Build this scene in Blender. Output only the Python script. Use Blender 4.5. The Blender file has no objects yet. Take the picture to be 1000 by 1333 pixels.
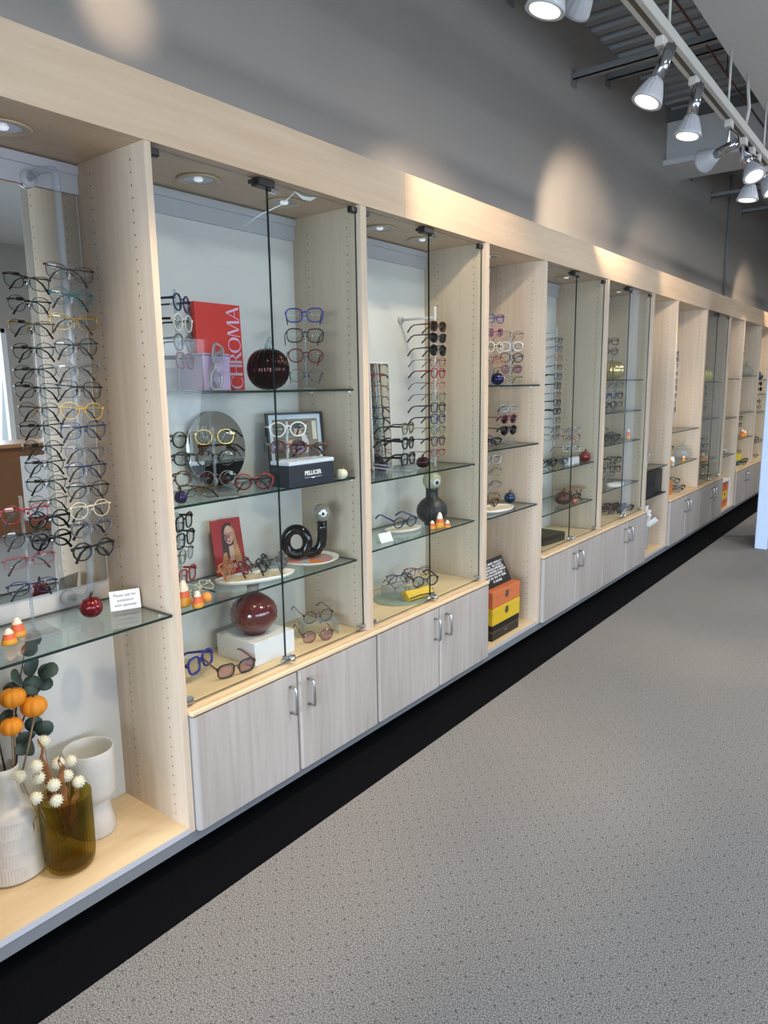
import bpy, math, random
from mathutils import Vector, Matrix, Euler
random.seed(7)
PI = math.pi
SC = bpy.context.scene
COL = SC.collection
R = math.radians

# ------------------------------------------------------------------ materials
def lin(c):
    c = c / 255.0
    return c / 12.92 if c <= 0.04045 else ((c + 0.055) / 1.055) ** 2.4
def rgb(t):
    return (lin(t[0]), lin(t[1]), lin(t[2]), 1.0)
_mats = {}
def mat(name, col, rough=0.5, metal=0.0, spec=0.5, var=0.06, scale=30.0, coat=0.0, trans=0.0, emit=None, estr=0.0):
    if name in _mats: return _mats[name]
    m = bpy.data.materials.new(name); m.use_nodes = True
    nt = m.node_tree; b = nt.nodes['Principled BSDF']
    c = rgb(col)
    b.inputs['Roughness'].default_value = rough
    b.inputs['Metallic'].default_value = metal
    b.inputs['Specular IOR Level'].default_value = spec
    b.inputs['Coat Weight'].default_value = coat
    b.inputs['Transmission Weight'].default_value = trans
    if var > 0:
        tc = nt.nodes.new('ShaderNodeTexCoord'); n = nt.nodes.new('ShaderNodeTexNoise')
        n.inputs['Scale'].default_value = scale
        nt.links.new(tc.outputs['Object'], n.inputs['Vector'])
        r = nt.nodes.new('ShaderNodeMix'); r.data_type = 'RGBA'
        r.inputs[6].default_value = tuple(x * (1 - var) for x in c[:3]) + (1,)
        r.inputs[7].default_value = tuple(min(1, x * (1 + var)) for x in c[:3]) + (1,)
        nt.links.new(n.outputs['Fac'], r.inputs[0])
        nt.links.new(r.outputs[2], b.inputs['Base Color'])
    else:
        b.inputs['Base Color'].default_value = c
    if emit:
        b.inputs['Emission Color'].default_value = rgb(emit); b.inputs['Emission Strength'].default_value = estr
    _mats[name] = m
    return m

def clear(name, tint=(245, 250, 248), refl=1.0, milk=0.0, rough=0.0, milkcol=(235, 240, 245), ior=1.45):
    """thin clear sheet: see-through plus fresnel reflection (plus a little milkiness)"""
    if name in _mats: return _mats[name]
    m = bpy.data.materials.new(name); m.use_nodes = True
    nt = m.node_tree; nt.nodes.clear()
    out = nt.nodes.new('ShaderNodeOutputMaterial')
    t = nt.nodes.new('ShaderNodeBsdfTransparent'); t.inputs[0].default_value = rgb(tint)
    g = nt.nodes.new('ShaderNodeBsdfGlossy'); g.inputs['Roughness'].default_value = rough
    f = nt.nodes.new('ShaderNodeFresnel'); f.inputs['IOR'].default_value = ior
    mu = nt.nodes.new('ShaderNodeMath'); mu.operation = 'MULTIPLY'; mu.inputs[1].default_value = refl
    mx = nt.nodes.new('ShaderNodeMixShader')
    ge = nt.nodes.new('ShaderNodeNewGeometry'); mi = nt.nodes.new('ShaderNodeMapRange')
    mi.inputs['To Min'].default_value = ior; mi.inputs['To Max'].default_value = 1.0 / ior   # same reflectance from either side of the sheet
    nt.links.new(ge.outputs['Backfacing'], mi.inputs['Value']); nt.links.new(mi.outputs[0], f.inputs['IOR'])
    nt.links.new(f.outputs[0], mu.inputs[0]); nt.links.new(mu.outputs[0], mx.inputs[0])
    base = t
    if milk > 0:
        d = nt.nodes.new('ShaderNodeBsdfDiffuse'); d.inputs[0].default_value = rgb(milkcol)
        m2 = nt.nodes.new('ShaderNodeMixShader'); m2.inputs[0].default_value = milk
        nt.links.new(t.outputs[0], m2.inputs[1]); nt.links.new(d.outputs[0], m2.inputs[2]); base = m2
    nt.links.new(base.outputs[0], mx.inputs[1]); nt.links.new(g.outputs[0], mx.inputs[2])
    nt.links.new(mx.outputs[0], out.inputs[0])
    _mats[name] = m
    return m

def wood(name, c1, c2, sx, sy, sz, rough=0.42, spec=0.4, dist=0.6):
    if name in _mats: return _mats[name]
    m = bpy.data.materials.new(name); m.use_nodes = True
    nt = m.node_tree; b = nt.nodes['Principled BSDF']
    tc = nt.nodes.new('ShaderNodeTexCoord'); mp = nt.nodes.new('ShaderNodeMapping')
    mp.inputs['Scale'].default_value = (sx, sy, sz)
    n = nt.nodes.new('ShaderNodeTexNoise'); n.inputs['Scale'].default_value = 1.0
    n.inputs['Detail'].default_value = 6; n.inputs['Roughness'].default_value = 0.6; n.inputs['Distortion'].default_value = dist
    n2 = nt.nodes.new('ShaderNodeTexNoise'); n2.inputs['Scale'].default_value = 0.22; n2.inputs['Detail'].default_value = 2
    r = nt.nodes.new('ShaderNodeValToRGB')
    r.color_ramp.elements[0].position = 0.36; r.color_ramp.elements[0].color = rgb(c1)
    r.color_ramp.elements[1].position = 0.62; r.color_ramp.elements[1].color = rgb(c2)
    add = nt.nodes.new('ShaderNodeMath'); add.operation = 'MULTIPLY_ADD'; add.inputs[1].default_value = 0.55
    sub = nt.nodes.new('ShaderNodeMath'); sub.operation = 'MULTIPLY'; sub.inputs[1].default_value = 0.45
    nt.links.new(tc.outputs['Object'], mp.inputs[0])
    nt.links.new(mp.outputs[0], n.inputs['Vector']); nt.links.new(mp.outputs[0], n2.inputs['Vector'])
    nt.links.new(n2.outputs['Fac'], sub.inputs[0]); nt.links.new(n.outputs['Fac'], add.inputs[0]); nt.links.new(sub.outputs[0], add.inputs[2])
    nt.links.new(add.outputs[0], r.inputs[0]); nt.links.new(r.outputs[0], b.inputs['Base Color'])
    b.inputs['Roughness'].default_value = rough; b.inputs['Specular IOR Level'].default_value = spec
    _mats[name] = m
    return m

WV = wood('maple_upright', (191, 171, 148), (207, 189, 168), 34, 34, 1.6)
WH = wood('maple_lengthways', (198, 172, 143), (213, 189, 162), 30, 1.6, 30)
WD = wood('daylit_maple_door', (156, 148, 142), (178, 172, 167), 16, 16, 1.1, rough=0.5, spec=0.3, dist=1.6)  # same maple, greyed so the colour carries the doors' cool daylight
WS = wood('maple_shelf_board', (218, 192, 152), (236, 214, 176), 26, 1.5, 26)
WE = wood('maple_edge', (206, 178, 142), (222, 197, 163), 30, 2, 30)
HOLE = mat('peg_hole', (40, 34, 28), 0.8, var=0)
BACK = mat('white_laminate', (214, 214, 213), 0.5, var=0.02, scale=4)
LITEDGE = mat('light_grey_edge', (186, 186, 192), 0.4, var=0.02)
RAIL = mat('grey_plinth', (118, 120, 124), 0.55, var=0.04)
DARKKICK = mat('black_kick', (16, 16, 17), 0.85, var=0.05)
MIRROR = mat('mirror_silver', (235, 238, 236), 0.01, metal=1.0, var=0)
GLASS = clear('clear_glass', (252, 254, 253), 0.62)
GSHELF = clear('shelf_glass', (244, 250, 247), 1.0)
GEDGE = mat('glass_edge', (22, 42, 38), 0.15, spec=0.6, var=0)
ACR = clear('clear_acrylic', (238, 243, 246), 1.0, milk=0.16, milkcol=(225, 232, 240))
ACRW = clear('frosted_acrylic', (235, 238, 240), 0.8, milk=0.62, milkcol=(236, 238, 240), rough=0.1)
LENS = clear('demo_lens', (248, 250, 250), 0.5)
CHROME = mat('chrome', (205, 207, 210), 0.12, metal=1.0, var=0)
STEEL = mat('brushed_steel', (185, 187, 190), 0.3, metal=1.0, var=0.03)
BLACKP = mat('black_plastic', (22, 22, 24), 0.35, var=0)
WHITEP = mat('white_plastic', (232, 233, 235), 0.4, var=0.02)
PAPER = mat('white_paper', (238, 240, 243), 0.7, var=0.02)
INK = mat('dark_ink', (60, 66, 84), 0.7, var=0)

# ------------------------------------------------------------------ mesh builder
class MB:
    def __init__(s): s.v = []; s.f = []; s.m = []; s.sm = []
    def add(s, vs, fs, mi=0, smooth=False, M=None):
        b = len(s.v)
        for p in vs:
            p = Vector(p)
            if M is not None: p = M @ p
            s.v.append(p)
        for f in fs:
            s.f.append(tuple(b + i for i in f)); s.m.append(mi); s.sm.append(smooth)
        return s
    def box(s, lo, hi, mi=0, M=None, c=0.0):
        x0, y0, z0 = lo; x1, y1, z1 = hi
        if c <= 0:
            vs = [(x0,y0,z0),(x1,y0,z0),(x1,y1,z0),(x0,y1,z0),(x0,y0,z1),(x1,y0,z1),(x1,y1,z1),(x0,y1,z1)]
            fs = [(0,3,2,1),(4,5,6,7),(0,1,5,4),(1,2,6,5),(2,3,7,6),(3,0,4,7)]
            return s.add(vs, fs, mi, False, M)
        vs = []; idx = {}
        X = (x0, x1); Y = (y0, y1); Z = (z0, z1)
        for i in (0, 1):
            for j in (0, 1):
                for k in (0, 1):
                    sx, sy, sz = (c, -c)[i], (c, -c)[j], (c, -c)[k]
                    idx[i,j,k,0] = len(vs); vs.append((X[i], Y[j]+sy, Z[k]+sz))
                    idx[i,j,k,1] = len(vs); vs.append((X[i]+sx, Y[j], Z[k]+sz))
                    idx[i,j,k,2] = len(vs); vs.append((X[i]+sx, Y[j]+sy, Z[k]))
        fs = []
        for i in (0, 1):
            q = [idx[i,0,0,0], idx[i,1,0,0], idx[i,1,1,0], idx[i,0,1,0]]; fs.append(tuple(q if i else q[::-1]))
            q = [idx[0,i,0,1], idx[0,i,1,1], idx[1,i,1,1], idx[1,i,0,1]]; fs.append(tuple(q if i else q[::-1]))
            q = [idx[0,0,i,2], idx[1,0,i,2], idx[1,1,i,2], idx[0,1,i,2]]; fs.append(tuple(q if i else q[::-1]))
        for j in (0, 1):
            for k in (0, 1):
                q = [idx[0,j,k,1], idx[1,j,k,1], idx[1,j,k,2], idx[0,j,k,2]]; fs.append(tuple(q if (j == k) else q[::-1]))
                q = [idx[j,0,k,0], idx[j,1,k,0], idx[j,1,k,2], idx[j,0,k,2]]; fs.append(tuple(q if (j != k) else q[::-1]))
                q = [idx[j,k,0,0], idx[j,k,1,0], idx[j,k,1,1], idx[j,k,0,1]]; fs.append(tuple(q if (j == k) else q[::-1]))
                for i in (0, 1):
                    pass
        for i in (0, 1):
            for j in (0, 1):
                for k in (0, 1):
                    q = (idx[i,j,k,0], idx[i,j,k,1], idx[i,j,k,2]); fs.append(q if (i+j+k) % 2 else q[::-1])
        return s.add(vs, fs, mi, False, M)
    def lathe(s, prof, seg=24, mi=0, M=None, smooth=True, caps=True, mod=None, closed=False):
        vs = []; fs = []; n = len(prof)
        for a in range(seg):
            t = 2 * PI * a / seg
            for q, (r, z) in enumerate(prof):
                rr = r * (mod(t, z, q) if mod else 1.0)
                vs.append((rr * math.cos(t), rr * math.sin(t), z))
        for a in range(seg):
            b = (a + 1) % seg
            for q in range(n if closed else n - 1):
                q2 = (q + 1) % n
                fs.append((a*n+q, b*n+q, b*n+q2, a*n+q2))
        if caps and not closed:
            if prof[0][0] > 1e-6: fs.append(tuple(a*n for a in range(seg))[::-1])
            if prof[-1][0] > 1e-6: fs.append(tuple(a*n+n-1 for a in range(seg)))
        return s.add(vs, fs, mi, smooth, M)
    def tube(s, pts, r, seg=8, mi=0, M=None, closed=False, smooth=True, cap=True):
        pts = [Vector(p) for p in pts]; n = len(pts)
        rr = r if isinstance(r, (list, tuple)) else [r] * n
        vs = []; fs = []; up = None
        for i, p in enumerate(pts):
            if closed: t = (pts[(i+1) % n] - pts[i-1])
            else: t = pts[min(i+1, n-1)] - pts[max(i-1, 0)]
            if t.length < 1e-9: t = Vector((0, 0, 1))
            t.normalize()
            if up is None:
                up = Vector((0, 0, 1)) if abs(t.z) < 0.9 else Vector((0, 1, 0))
            a = t.cross(up)
            if a.length < 1e-6: a = t.cross(Vector((1, 0, 0)))
            a.normalize(); b = a.cross(t); b.normalize(); up = b
            for k in range(seg):
                w = 2 * PI * k / seg
                vs.append(p + (a * math.cos(w) + b * math.sin(w)) * rr[i])
        for i in range(n if closed else n - 1):
            j = (i + 1) % n
            for k in range(seg):
                l = (k + 1) % seg
                fs.append((i*seg+k, i*seg+l, j*seg+l, j*seg+k))
        if cap and not closed:
            fs.append(tuple(range(seg))[::-1]); fs.append(tuple((n-1)*seg + k for k in range(seg)))
        return s.add(vs, fs, mi, smooth, M)
    def strip(s, pts, w, h, mi=0, M=None, wdir=(0, 0, 1)):
        """flat bar along pts: w across wdir, h across the other direction"""
        pts = [Vector(p) for p in pts]; n = len(pts); vs = []; fs = []
        ww = w if isinstance(w, (list, tuple)) else [w] * n
        for i, p in enumerate(pts):
            t = (pts[min(i+1, n-1)] - pts[max(i-1, 0)]).normalized()
            wd = Vector(wdir); wd = (wd - t * wd.dot(t)).normalized(); hd = t.cross(wd)
            for a, b in ((-1,-1),(1,-1),(1,1),(-1,1)):
                vs.append(p + wd * (a * ww[i] / 2) + hd * (b * h / 2))
        for i in range(n - 1):
            for k in range(4):
                l = (k + 1) % 4
                fs.append((i*4+k, i*4+l, i*4+4+l, i*4+4+k))
        fs.append((3, 2, 1, 0)); e = (n-1)*4; fs.append((e, e+1, e+2, e+3))
        return s.add(vs, fs, mi, False, M)
    def ball(s, c, r, seg=16, rings=10, mi=0, M=None, sc=(1, 1, 1)):
        prof = [(r * math.sin(PI * k / rings), -r * math.cos(PI * k / rings)) for k in range(rings + 1)]
        prof[0] = (0.0, -r); prof[-1] = (0.0, r)
        T = Matrix.Translation(Vector(c)) @ Matrix.Diagonal((sc[0], sc[1], sc[2], 1))
        return s.lathe(prof, seg, mi, (M @ T) if M is not None else T, True, caps=False)
    def prism(s, poly, h, mi=0, M=None, z0=0.0, side=None):
        """extrude a polygon in the local xy-plane from z0 up by h"""
        n = len(poly)
        vs = [(p[0], p[1], z0) for p in poly] + [(p[0], p[1], z0 + h) for p in poly]
        s.add(vs, [tuple(range(n))[::-1], tuple(range(n, 2*n))], mi, False, M)
        s.add(vs, [(i, (i+1) % n, n + (i+1) % n, n + i) for i in range(n)], mi if side is None else side, False, M)
        return s
    def build(s, name, mats, parent=None, world=False, mod=None):
        off = Vector((0, 0, 0))
        if world and parent is not None: off = ROOTLOC.get(parent.name, Vector((0, 0, 0)))
        me = bpy.data.meshes.new(name)
        me.from_pydata([tuple(p - off) for p in s.v], [], s.f)
        if not isinstance(mats, (list, tuple)): mats = [mats]
        for m in mats: me.materials.append(m)
        me.polygons.foreach_set('material_index', s.m)
        me.polygons.foreach_set('use_smooth', s.sm)
        me.update()
        return link(name, me, parent, off)
ROOTLOC = {}
def link(name, me, parent=None, off=None):
    o = bpy.data.objects.new(name, me); COL.objects.link(o)
    if parent is not None:
        o.parent = parent
        ROOTLOC[o.name] = ROOTLOC.get(parent.name, Vector((0, 0, 0)))
    return o
def tag(o, label, cat, group=None):
    o['label'] = label; o['category'] = cat
    if group: o['group'] = group
    return o
def thing(name, label, cat, loc=(0, 0, 0), rz=0.0, group=None, rx=0.0, ry=0.0):
    o = bpy.data.objects.new(name, None); COL.objects.link(o)
    o.empty_display_size = 0.05
    o.location = loc; o.rotation_euler = (rx, ry, rz)
    ROOTLOC[o.name] = Vector(loc)
    return tag(o, label, cat, group)
def struct(name, mb, mats):
    o = mb.build(name, mats); o['kind'] = 'structure'; return o
def Tr(x=0, y=0, z=0, rx=0, ry=0, rz=0):
    return Matrix.Translation((x, y, z)) @ Euler((rx, ry, rz)).to_matrix().to_4x4()

def text_into(mb, s, size, M, mi=0, ext=0.0006, align='CENTER', sx=1.0, bold=0.0):
    cu = bpy.data.curves.new('lettering', 'FONT'); cu.body = s; cu.size = size; cu.extrude = ext; cu.align_x = align; cu.align_y = 'CENTER'
    cu.resolution_u = 3; cu.offset = bold
    ob = bpy.data.objects.new('lettering', cu); COL.objects.link(ob)
    dg = bpy.context.evaluated_depsgraph_get()
    me = bpy.data.meshes.new_from_object(ob.evaluated_get(dg))
    S = Matrix.Diagonal((sx, 1, 1, 1))
    mb.add([v.co.copy() for v in me.vertices], [tuple(p.vertices) for p in me.polygons], mi, False, M @ S)
    bpy.data.objects.remove(ob); bpy.data.curves.remove(cu); bpy.data.meshes.remove(me)

# ------------------------------------------------------------------ layout numbers
ZB, ZL, ZT, ZF = 0.123, 0.525, 2.203, 2.378          # bay floor, ledge, underside of top, top of fascia
XB = -0.358                                          # back panel face
RIGHT = [0.66, 1.296, 2.246, 3.199, 3.855, 4.81, 5.769, 6.403, 7.374, 8.33, 8.996, 9.956, 10.93]
PW = [0.022] + [0.022] + [0.036] * 11                # width of the upright(s) ending at RIGHT[k]
def bay(k):                                          # inner y range of bay k (1..12)
    return RIGHT[k-1], RIGHT[k] - PW[k]
NARROW = (1, 4, 7, 10)
GLAZED = (2, 3, 5, 6, 9)

# ------------------------------------------------------------------ the setting
CARPET = bpy.data.materials.new('speckled_carpet'); CARPET.use_nodes = True
def carpet_nodes(m, c_lo, c_hi, dots=True, bump=0.5):
    nt = m.node_tree; b = nt.nodes['Principled BSDF']; N = nt.nodes.new; L = nt.links.new
    tc = N('ShaderNodeTexCoord')
    n = N('ShaderNodeTexNoise'); n.inputs['Scale'].default_value = 260; n.inputs['Detail'].default_value = 4; n.inputs['Roughness'].default_value = 0.75
    L(tc.outputs['Object'], n.inputs['Vector'])
    n2 = N('ShaderNodeTexNoise'); n2.inputs['Scale'].default_value = 1.3; n2.inputs['Detail'].default_value = 3
    L(tc.outputs['Object'], n2.inputs['Vector'])
    r = N('ShaderNodeValToRGB'); r.color_ramp.elements[0].position = 0.40; r.color_ramp.elements[1].position = 0.60
    r.color_ramp.elements[0].color = rgb(c_lo); r.color_ramp.elements[1].color = rgb(c_hi)
    L(n.outputs['Fac'], r.inputs[0])
    mx = N('ShaderNodeMix'); mx.data_type = 'RGBA'; mx.blend_type = 'MULTIPLY'; mx.inputs[0].default_value = 0.18
    L(r.outputs[0], mx.inputs[6]); L(n2.outputs['Fac'], mx.inputs[7])
    last = mx.outputs[2]
    if dots:
        mp = N('ShaderNodeMapping'); mp.inputs['Scale'].default_value = (1/0.05, 1/0.05, 0); mp.inputs['Rotation'].default_value = (0, 0, R(45))
        L(tc.outputs['Object'], mp.inputs[0])
        fr = N('ShaderNodeVectorMath'); fr.operation = 'FRACTION'; L(mp.outputs[0], fr.inputs[0])
        sb = N('ShaderNodeVectorMath'); sb.operation = 'SUBTRACT'; sb.inputs[1].default_value = (0.5, 0.5, 0); L(fr.outputs[0], sb.inputs[0])
        ln = N('ShaderNodeVectorMath'); ln.operation = 'LENGTH'; L(sb.outputs[0], ln.inputs[0])
        lt = N('ShaderNodeMath'); lt.operation = 'LESS_THAN'; lt.inputs[1].default_value = 0.075; L(ln.outputs['Value'], lt.inputs[0])
        md = N('ShaderNodeMix'); md.data_type = 'RGBA'; L(lt.outputs[0], md.inputs[0])
        L(last, md.inputs[6]); md.inputs[7].default_value = rgb((100, 98, 98)); last = md.outputs[2]
    L(last, b.inputs['Base Color']); b.inputs['Roughness'].default_value = 0.95; b.inputs['Specular IOR Level'].default_value = 0.1
    bp = N('ShaderNodeBump'); bp.inputs['Strength'].default_value = bump; bp.inputs['Distance'].default_value = 0.006
    L(n.outputs['Fac'], bp.inputs['Height']); L(bp.outputs[0], b.inputs['Normal'])
carpet_nodes(CARPET, (80, 78, 77), (181, 178, 175))
BLACKC = bpy.data.materials.new('black_carpet'); BLACKC.use_nodes = True
carpet_nodes(BLACKC, (3, 3, 6), (13, 14, 18), dots=False)
WALLP = mat('warm_grey_paint', (164, 158, 152), 0.42, var=0.03, scale=3, spec=0.35)
WALLP2 = mat('pale_grey_paint', (176, 174, 170), 0.7, var=0.03, scale=3)
DECKM = mat('galvanised_deck', (150, 155, 157), 0.6, var=0.05, scale=6)
SOFM = mat('soffit_paint', (190, 190, 190), 0.8, var=0.03, scale=3)
STEELG = mat('grey_steel_bar', (120, 123, 124), 0.55, var=0.05)

YN, YF, XR = -4.2, 15.0, 6.6
mb = MB(); mb.box((0.19, YN, -0.05), (XR, YF, 0.0)); struct('floor', mb, CARPET)
mb = MB(); mb.box((-0.38, YN, -0.05), (0.19, YF, 0.0)); struct('floor_border', mb, BLACKC)
mb = MB(); mb.box((-0.5, YN, 0.0), (-0.38, YF, 3.97)); struct('wall_left', mb, WALLP)
mb = MB(); mb.box((-0.5, YF, 0.0), (XR, YF + 0.12, 3.97)); struct('wall_back', mb, WALLP)
# right-hand wall with a row of windows, and a storefront behind the camera
def holed_wall(name, axis, pos, th, a0, a1, z1, holes, m):
    mb = MB(); xs = sorted(set([a0, a1] + [h[0] for h in holes] + [h[1] for h in holes]))
    for u0, u1 in zip(xs, xs[1:]):
        hs = [h for h in holes if h[0] <= u0 + 1e-6 and h[1] >= u1 - 1e-6]
        segs = [(0.0, z1)] if not hs else [(0.0, hs[0][2]), (hs[0][3], z1)]
        for z0, zz in segs:
            if zz - z0 < 1e-4: continue
            if axis == 'x': mb.box((pos, u0, z0), (pos + th, u1, zz))
            else: mb.box((u0, pos, z0), (u1, pos + th, zz))
    struct(name, mb, m)
RH = [(-3.2, -0.9, 0.5, 2.3), (-0.6, 1.7, 0.5, 2.3), (2.0, 4.3, 0.5, 2.3), (4.6, 6.9, 0.5, 2.3)]
FH = [(0.3, 2.2, 0.15, 2.05), (2.4, 4.3, 0.15, 2.05), (4.5, 6.3, 0.15, 2.05)]
holed_wall('wall_right', 'x', XR, 0.15, YN, YF, 3.97, RH, WALLP2)
holed_wall('wall_front', 'y', YN - 0.15, 0.15, -0.5, XR, 3.97, FH, WALLP2)
wi = 0
for h in RH:
    wi += 1; mb = MB(); a, b, c, d = h; w = 0.05
    for lo, hi in (((a, c), (b, c+w)), ((a, d-w), (b, d)), ((a, c), (a+w, d)), ((b-w, c), (b, d)), (((a+b)/2-w/2, c), ((a+b)/2+w/2, d))):
        mb.box((XR+0.03, lo[0], lo[1]), (XR+0.1, hi[0], hi[1]))
    struct('window_%d' % wi, mb, WHITEP)
for h in FH:
    wi += 1; mb = MB(); a, b, c, d = h; w = 0.05
    for lo, hi in (((a, c), (b, c+w)), ((a, d-w), (b, d)), ((a, c), (a+w, d)), ((b-w, c), (b, d))):
        mb.box((lo[0], YN-0.1, lo[1]), (hi[0], YN-0.03, hi[1]))
    struct('window_%d' % wi, mb, STEEL)
# corrugated deck between wall and soffit
mb = MB(); pitch = 0.17; prof = []
y = YN
while y < YF:
    prof += [(y, 3.97), (y + pitch*0.42, 3.97), (y + pitch*0.52, 4.02), (y + pitch*0.9, 4.02)]
    y += pitch
vs = []; fs = []
for (yy, zz) in prof: vs += [(-0.5, yy, zz), (2.2, yy, zz)]
for i in range(len(prof) - 1): fs.append((2*i, 2*i+1, 2*i+3, 2*i+2))
mb.add(vs, fs); mb.box((-0.5, YN, 4.03), (2.2, YF, 4.05)); struct('ceiling_deck', mb, DECKM)
mb = MB(); mb.box((0.70, YN - 0.15, 3.3), (XR + 0.15, YF + 0.12, 3.45)); mb.box((0.70, YN - 0.15, 3.45), (0.78, YF, 3.97)); struct('ceiling', mb, SOFM)
mb = MB(); mb.box((-0.38, 7.1, 3.50), (0.70, 7.55, 3.93)); mb.box((-0.40, 7.02, 3.46), (0.70, 7.6, 3.505)); mb.box((-0.38, 7.07, 3.84), (0.70, 7.1, 3.93), 1)
struct('ceiling_beam', mb, [SOFM, mat('dark_grey_paint', (84, 86, 86), 0.6)])
for i, (yy, zz) in enumerate([(4.05, 3.72), (4.98, 3.56), (5.6, 3.74), (7.9, 3.56), (8.7, 3.50), (10.2, 3.6)]):
    mb = MB(); mb.box((-0.38, yy, zz), (0.70, yy+0.045, zz+0.008)); mb.box((-0.38, yy, zz), (0.70, yy+0.006, zz+0.045)); mb.box((-0.38, yy-0.02, zz-0.04), (-0.372, yy+0.065, zz+0.06))
    struct('ceiling_joist' + ('' if i == 0 else '.%03d' % i), mb, STEELG)
mb = MB(); mb.tube([(-0.36, 9.5, 2.378), (-0.36, 9.5, 3.9)], 0.012, 8); struct('trim_1', mb, STEELG)
# white partition end that closes the view, coloured blue to carry its cool daylight
mb = MB(); mb.box((0.56, 7.23, 0.0), (0.665, 7.9, 2.6), c=0.006); struct('partition', mb, mat('daylight_blue_partition', (196, 212, 236), 0.5, var=0.02))

# ------------------------------------------------------------------ cabinets
def holes_into(mb, xs, y, side, z0, z1, mi, r=0.0028):
    z = z0
    while z < z1:
        for x in xs:
            vs = [(x + r*math.cos(2*PI*k/6), y + side*0.0006, z + r*math.sin(2*PI*k/6)) for k in range(6)]
            mb.add(vs, [tuple(range(6)) if side < 0 else tuple(range(6))[::-1]], mi)
        z += 0.0335
NAMES = {1: 'open shelf bay nearest the camera with tall mirror', 2: 'glass-door bay with red lettered board', 3: 'glass-door bay with eyeball topped black vase',
         4: 'narrow open bay with orange, yellow and black boxes', 5: 'glass-door bay with tall white rack and small red pumpkin', 6: 'glass-door bay with gold ribbed pumpkin on top shelf',
         7: 'narrow open bay with two black cube boxes', 8: 'open bay with clear glass pumpkin jar', 9: 'mirror-backed glass-door bay with yellow pumpkin',
         10: 'narrow open bay with boxes in a white case', 11: 'open bay with yellow case on its ledge', 12: 'open bay half hidden by the pale partition'}
SHELVES = {1: [0.844], 2: [1.52, 1.168, 0.826], 3: [1.135, 0.842], 4: [1.528, 1.197, 0.842], 5: [1.003, 0.74], 6: [1.557, 1.324, 1.095, 0.763],
           7: [0.836], 8: [1.103, 0.805], 9: [1.535, 1.16, 0.735], 10: [1.566, 1.139, 0.724], 11: [1.603, 1.17, 0.87], 12: [1.558, 1.371, 1.143, 0.763]}
def shelf_front(k): return -0.05 if k in GLAZED else -0.012
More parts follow.
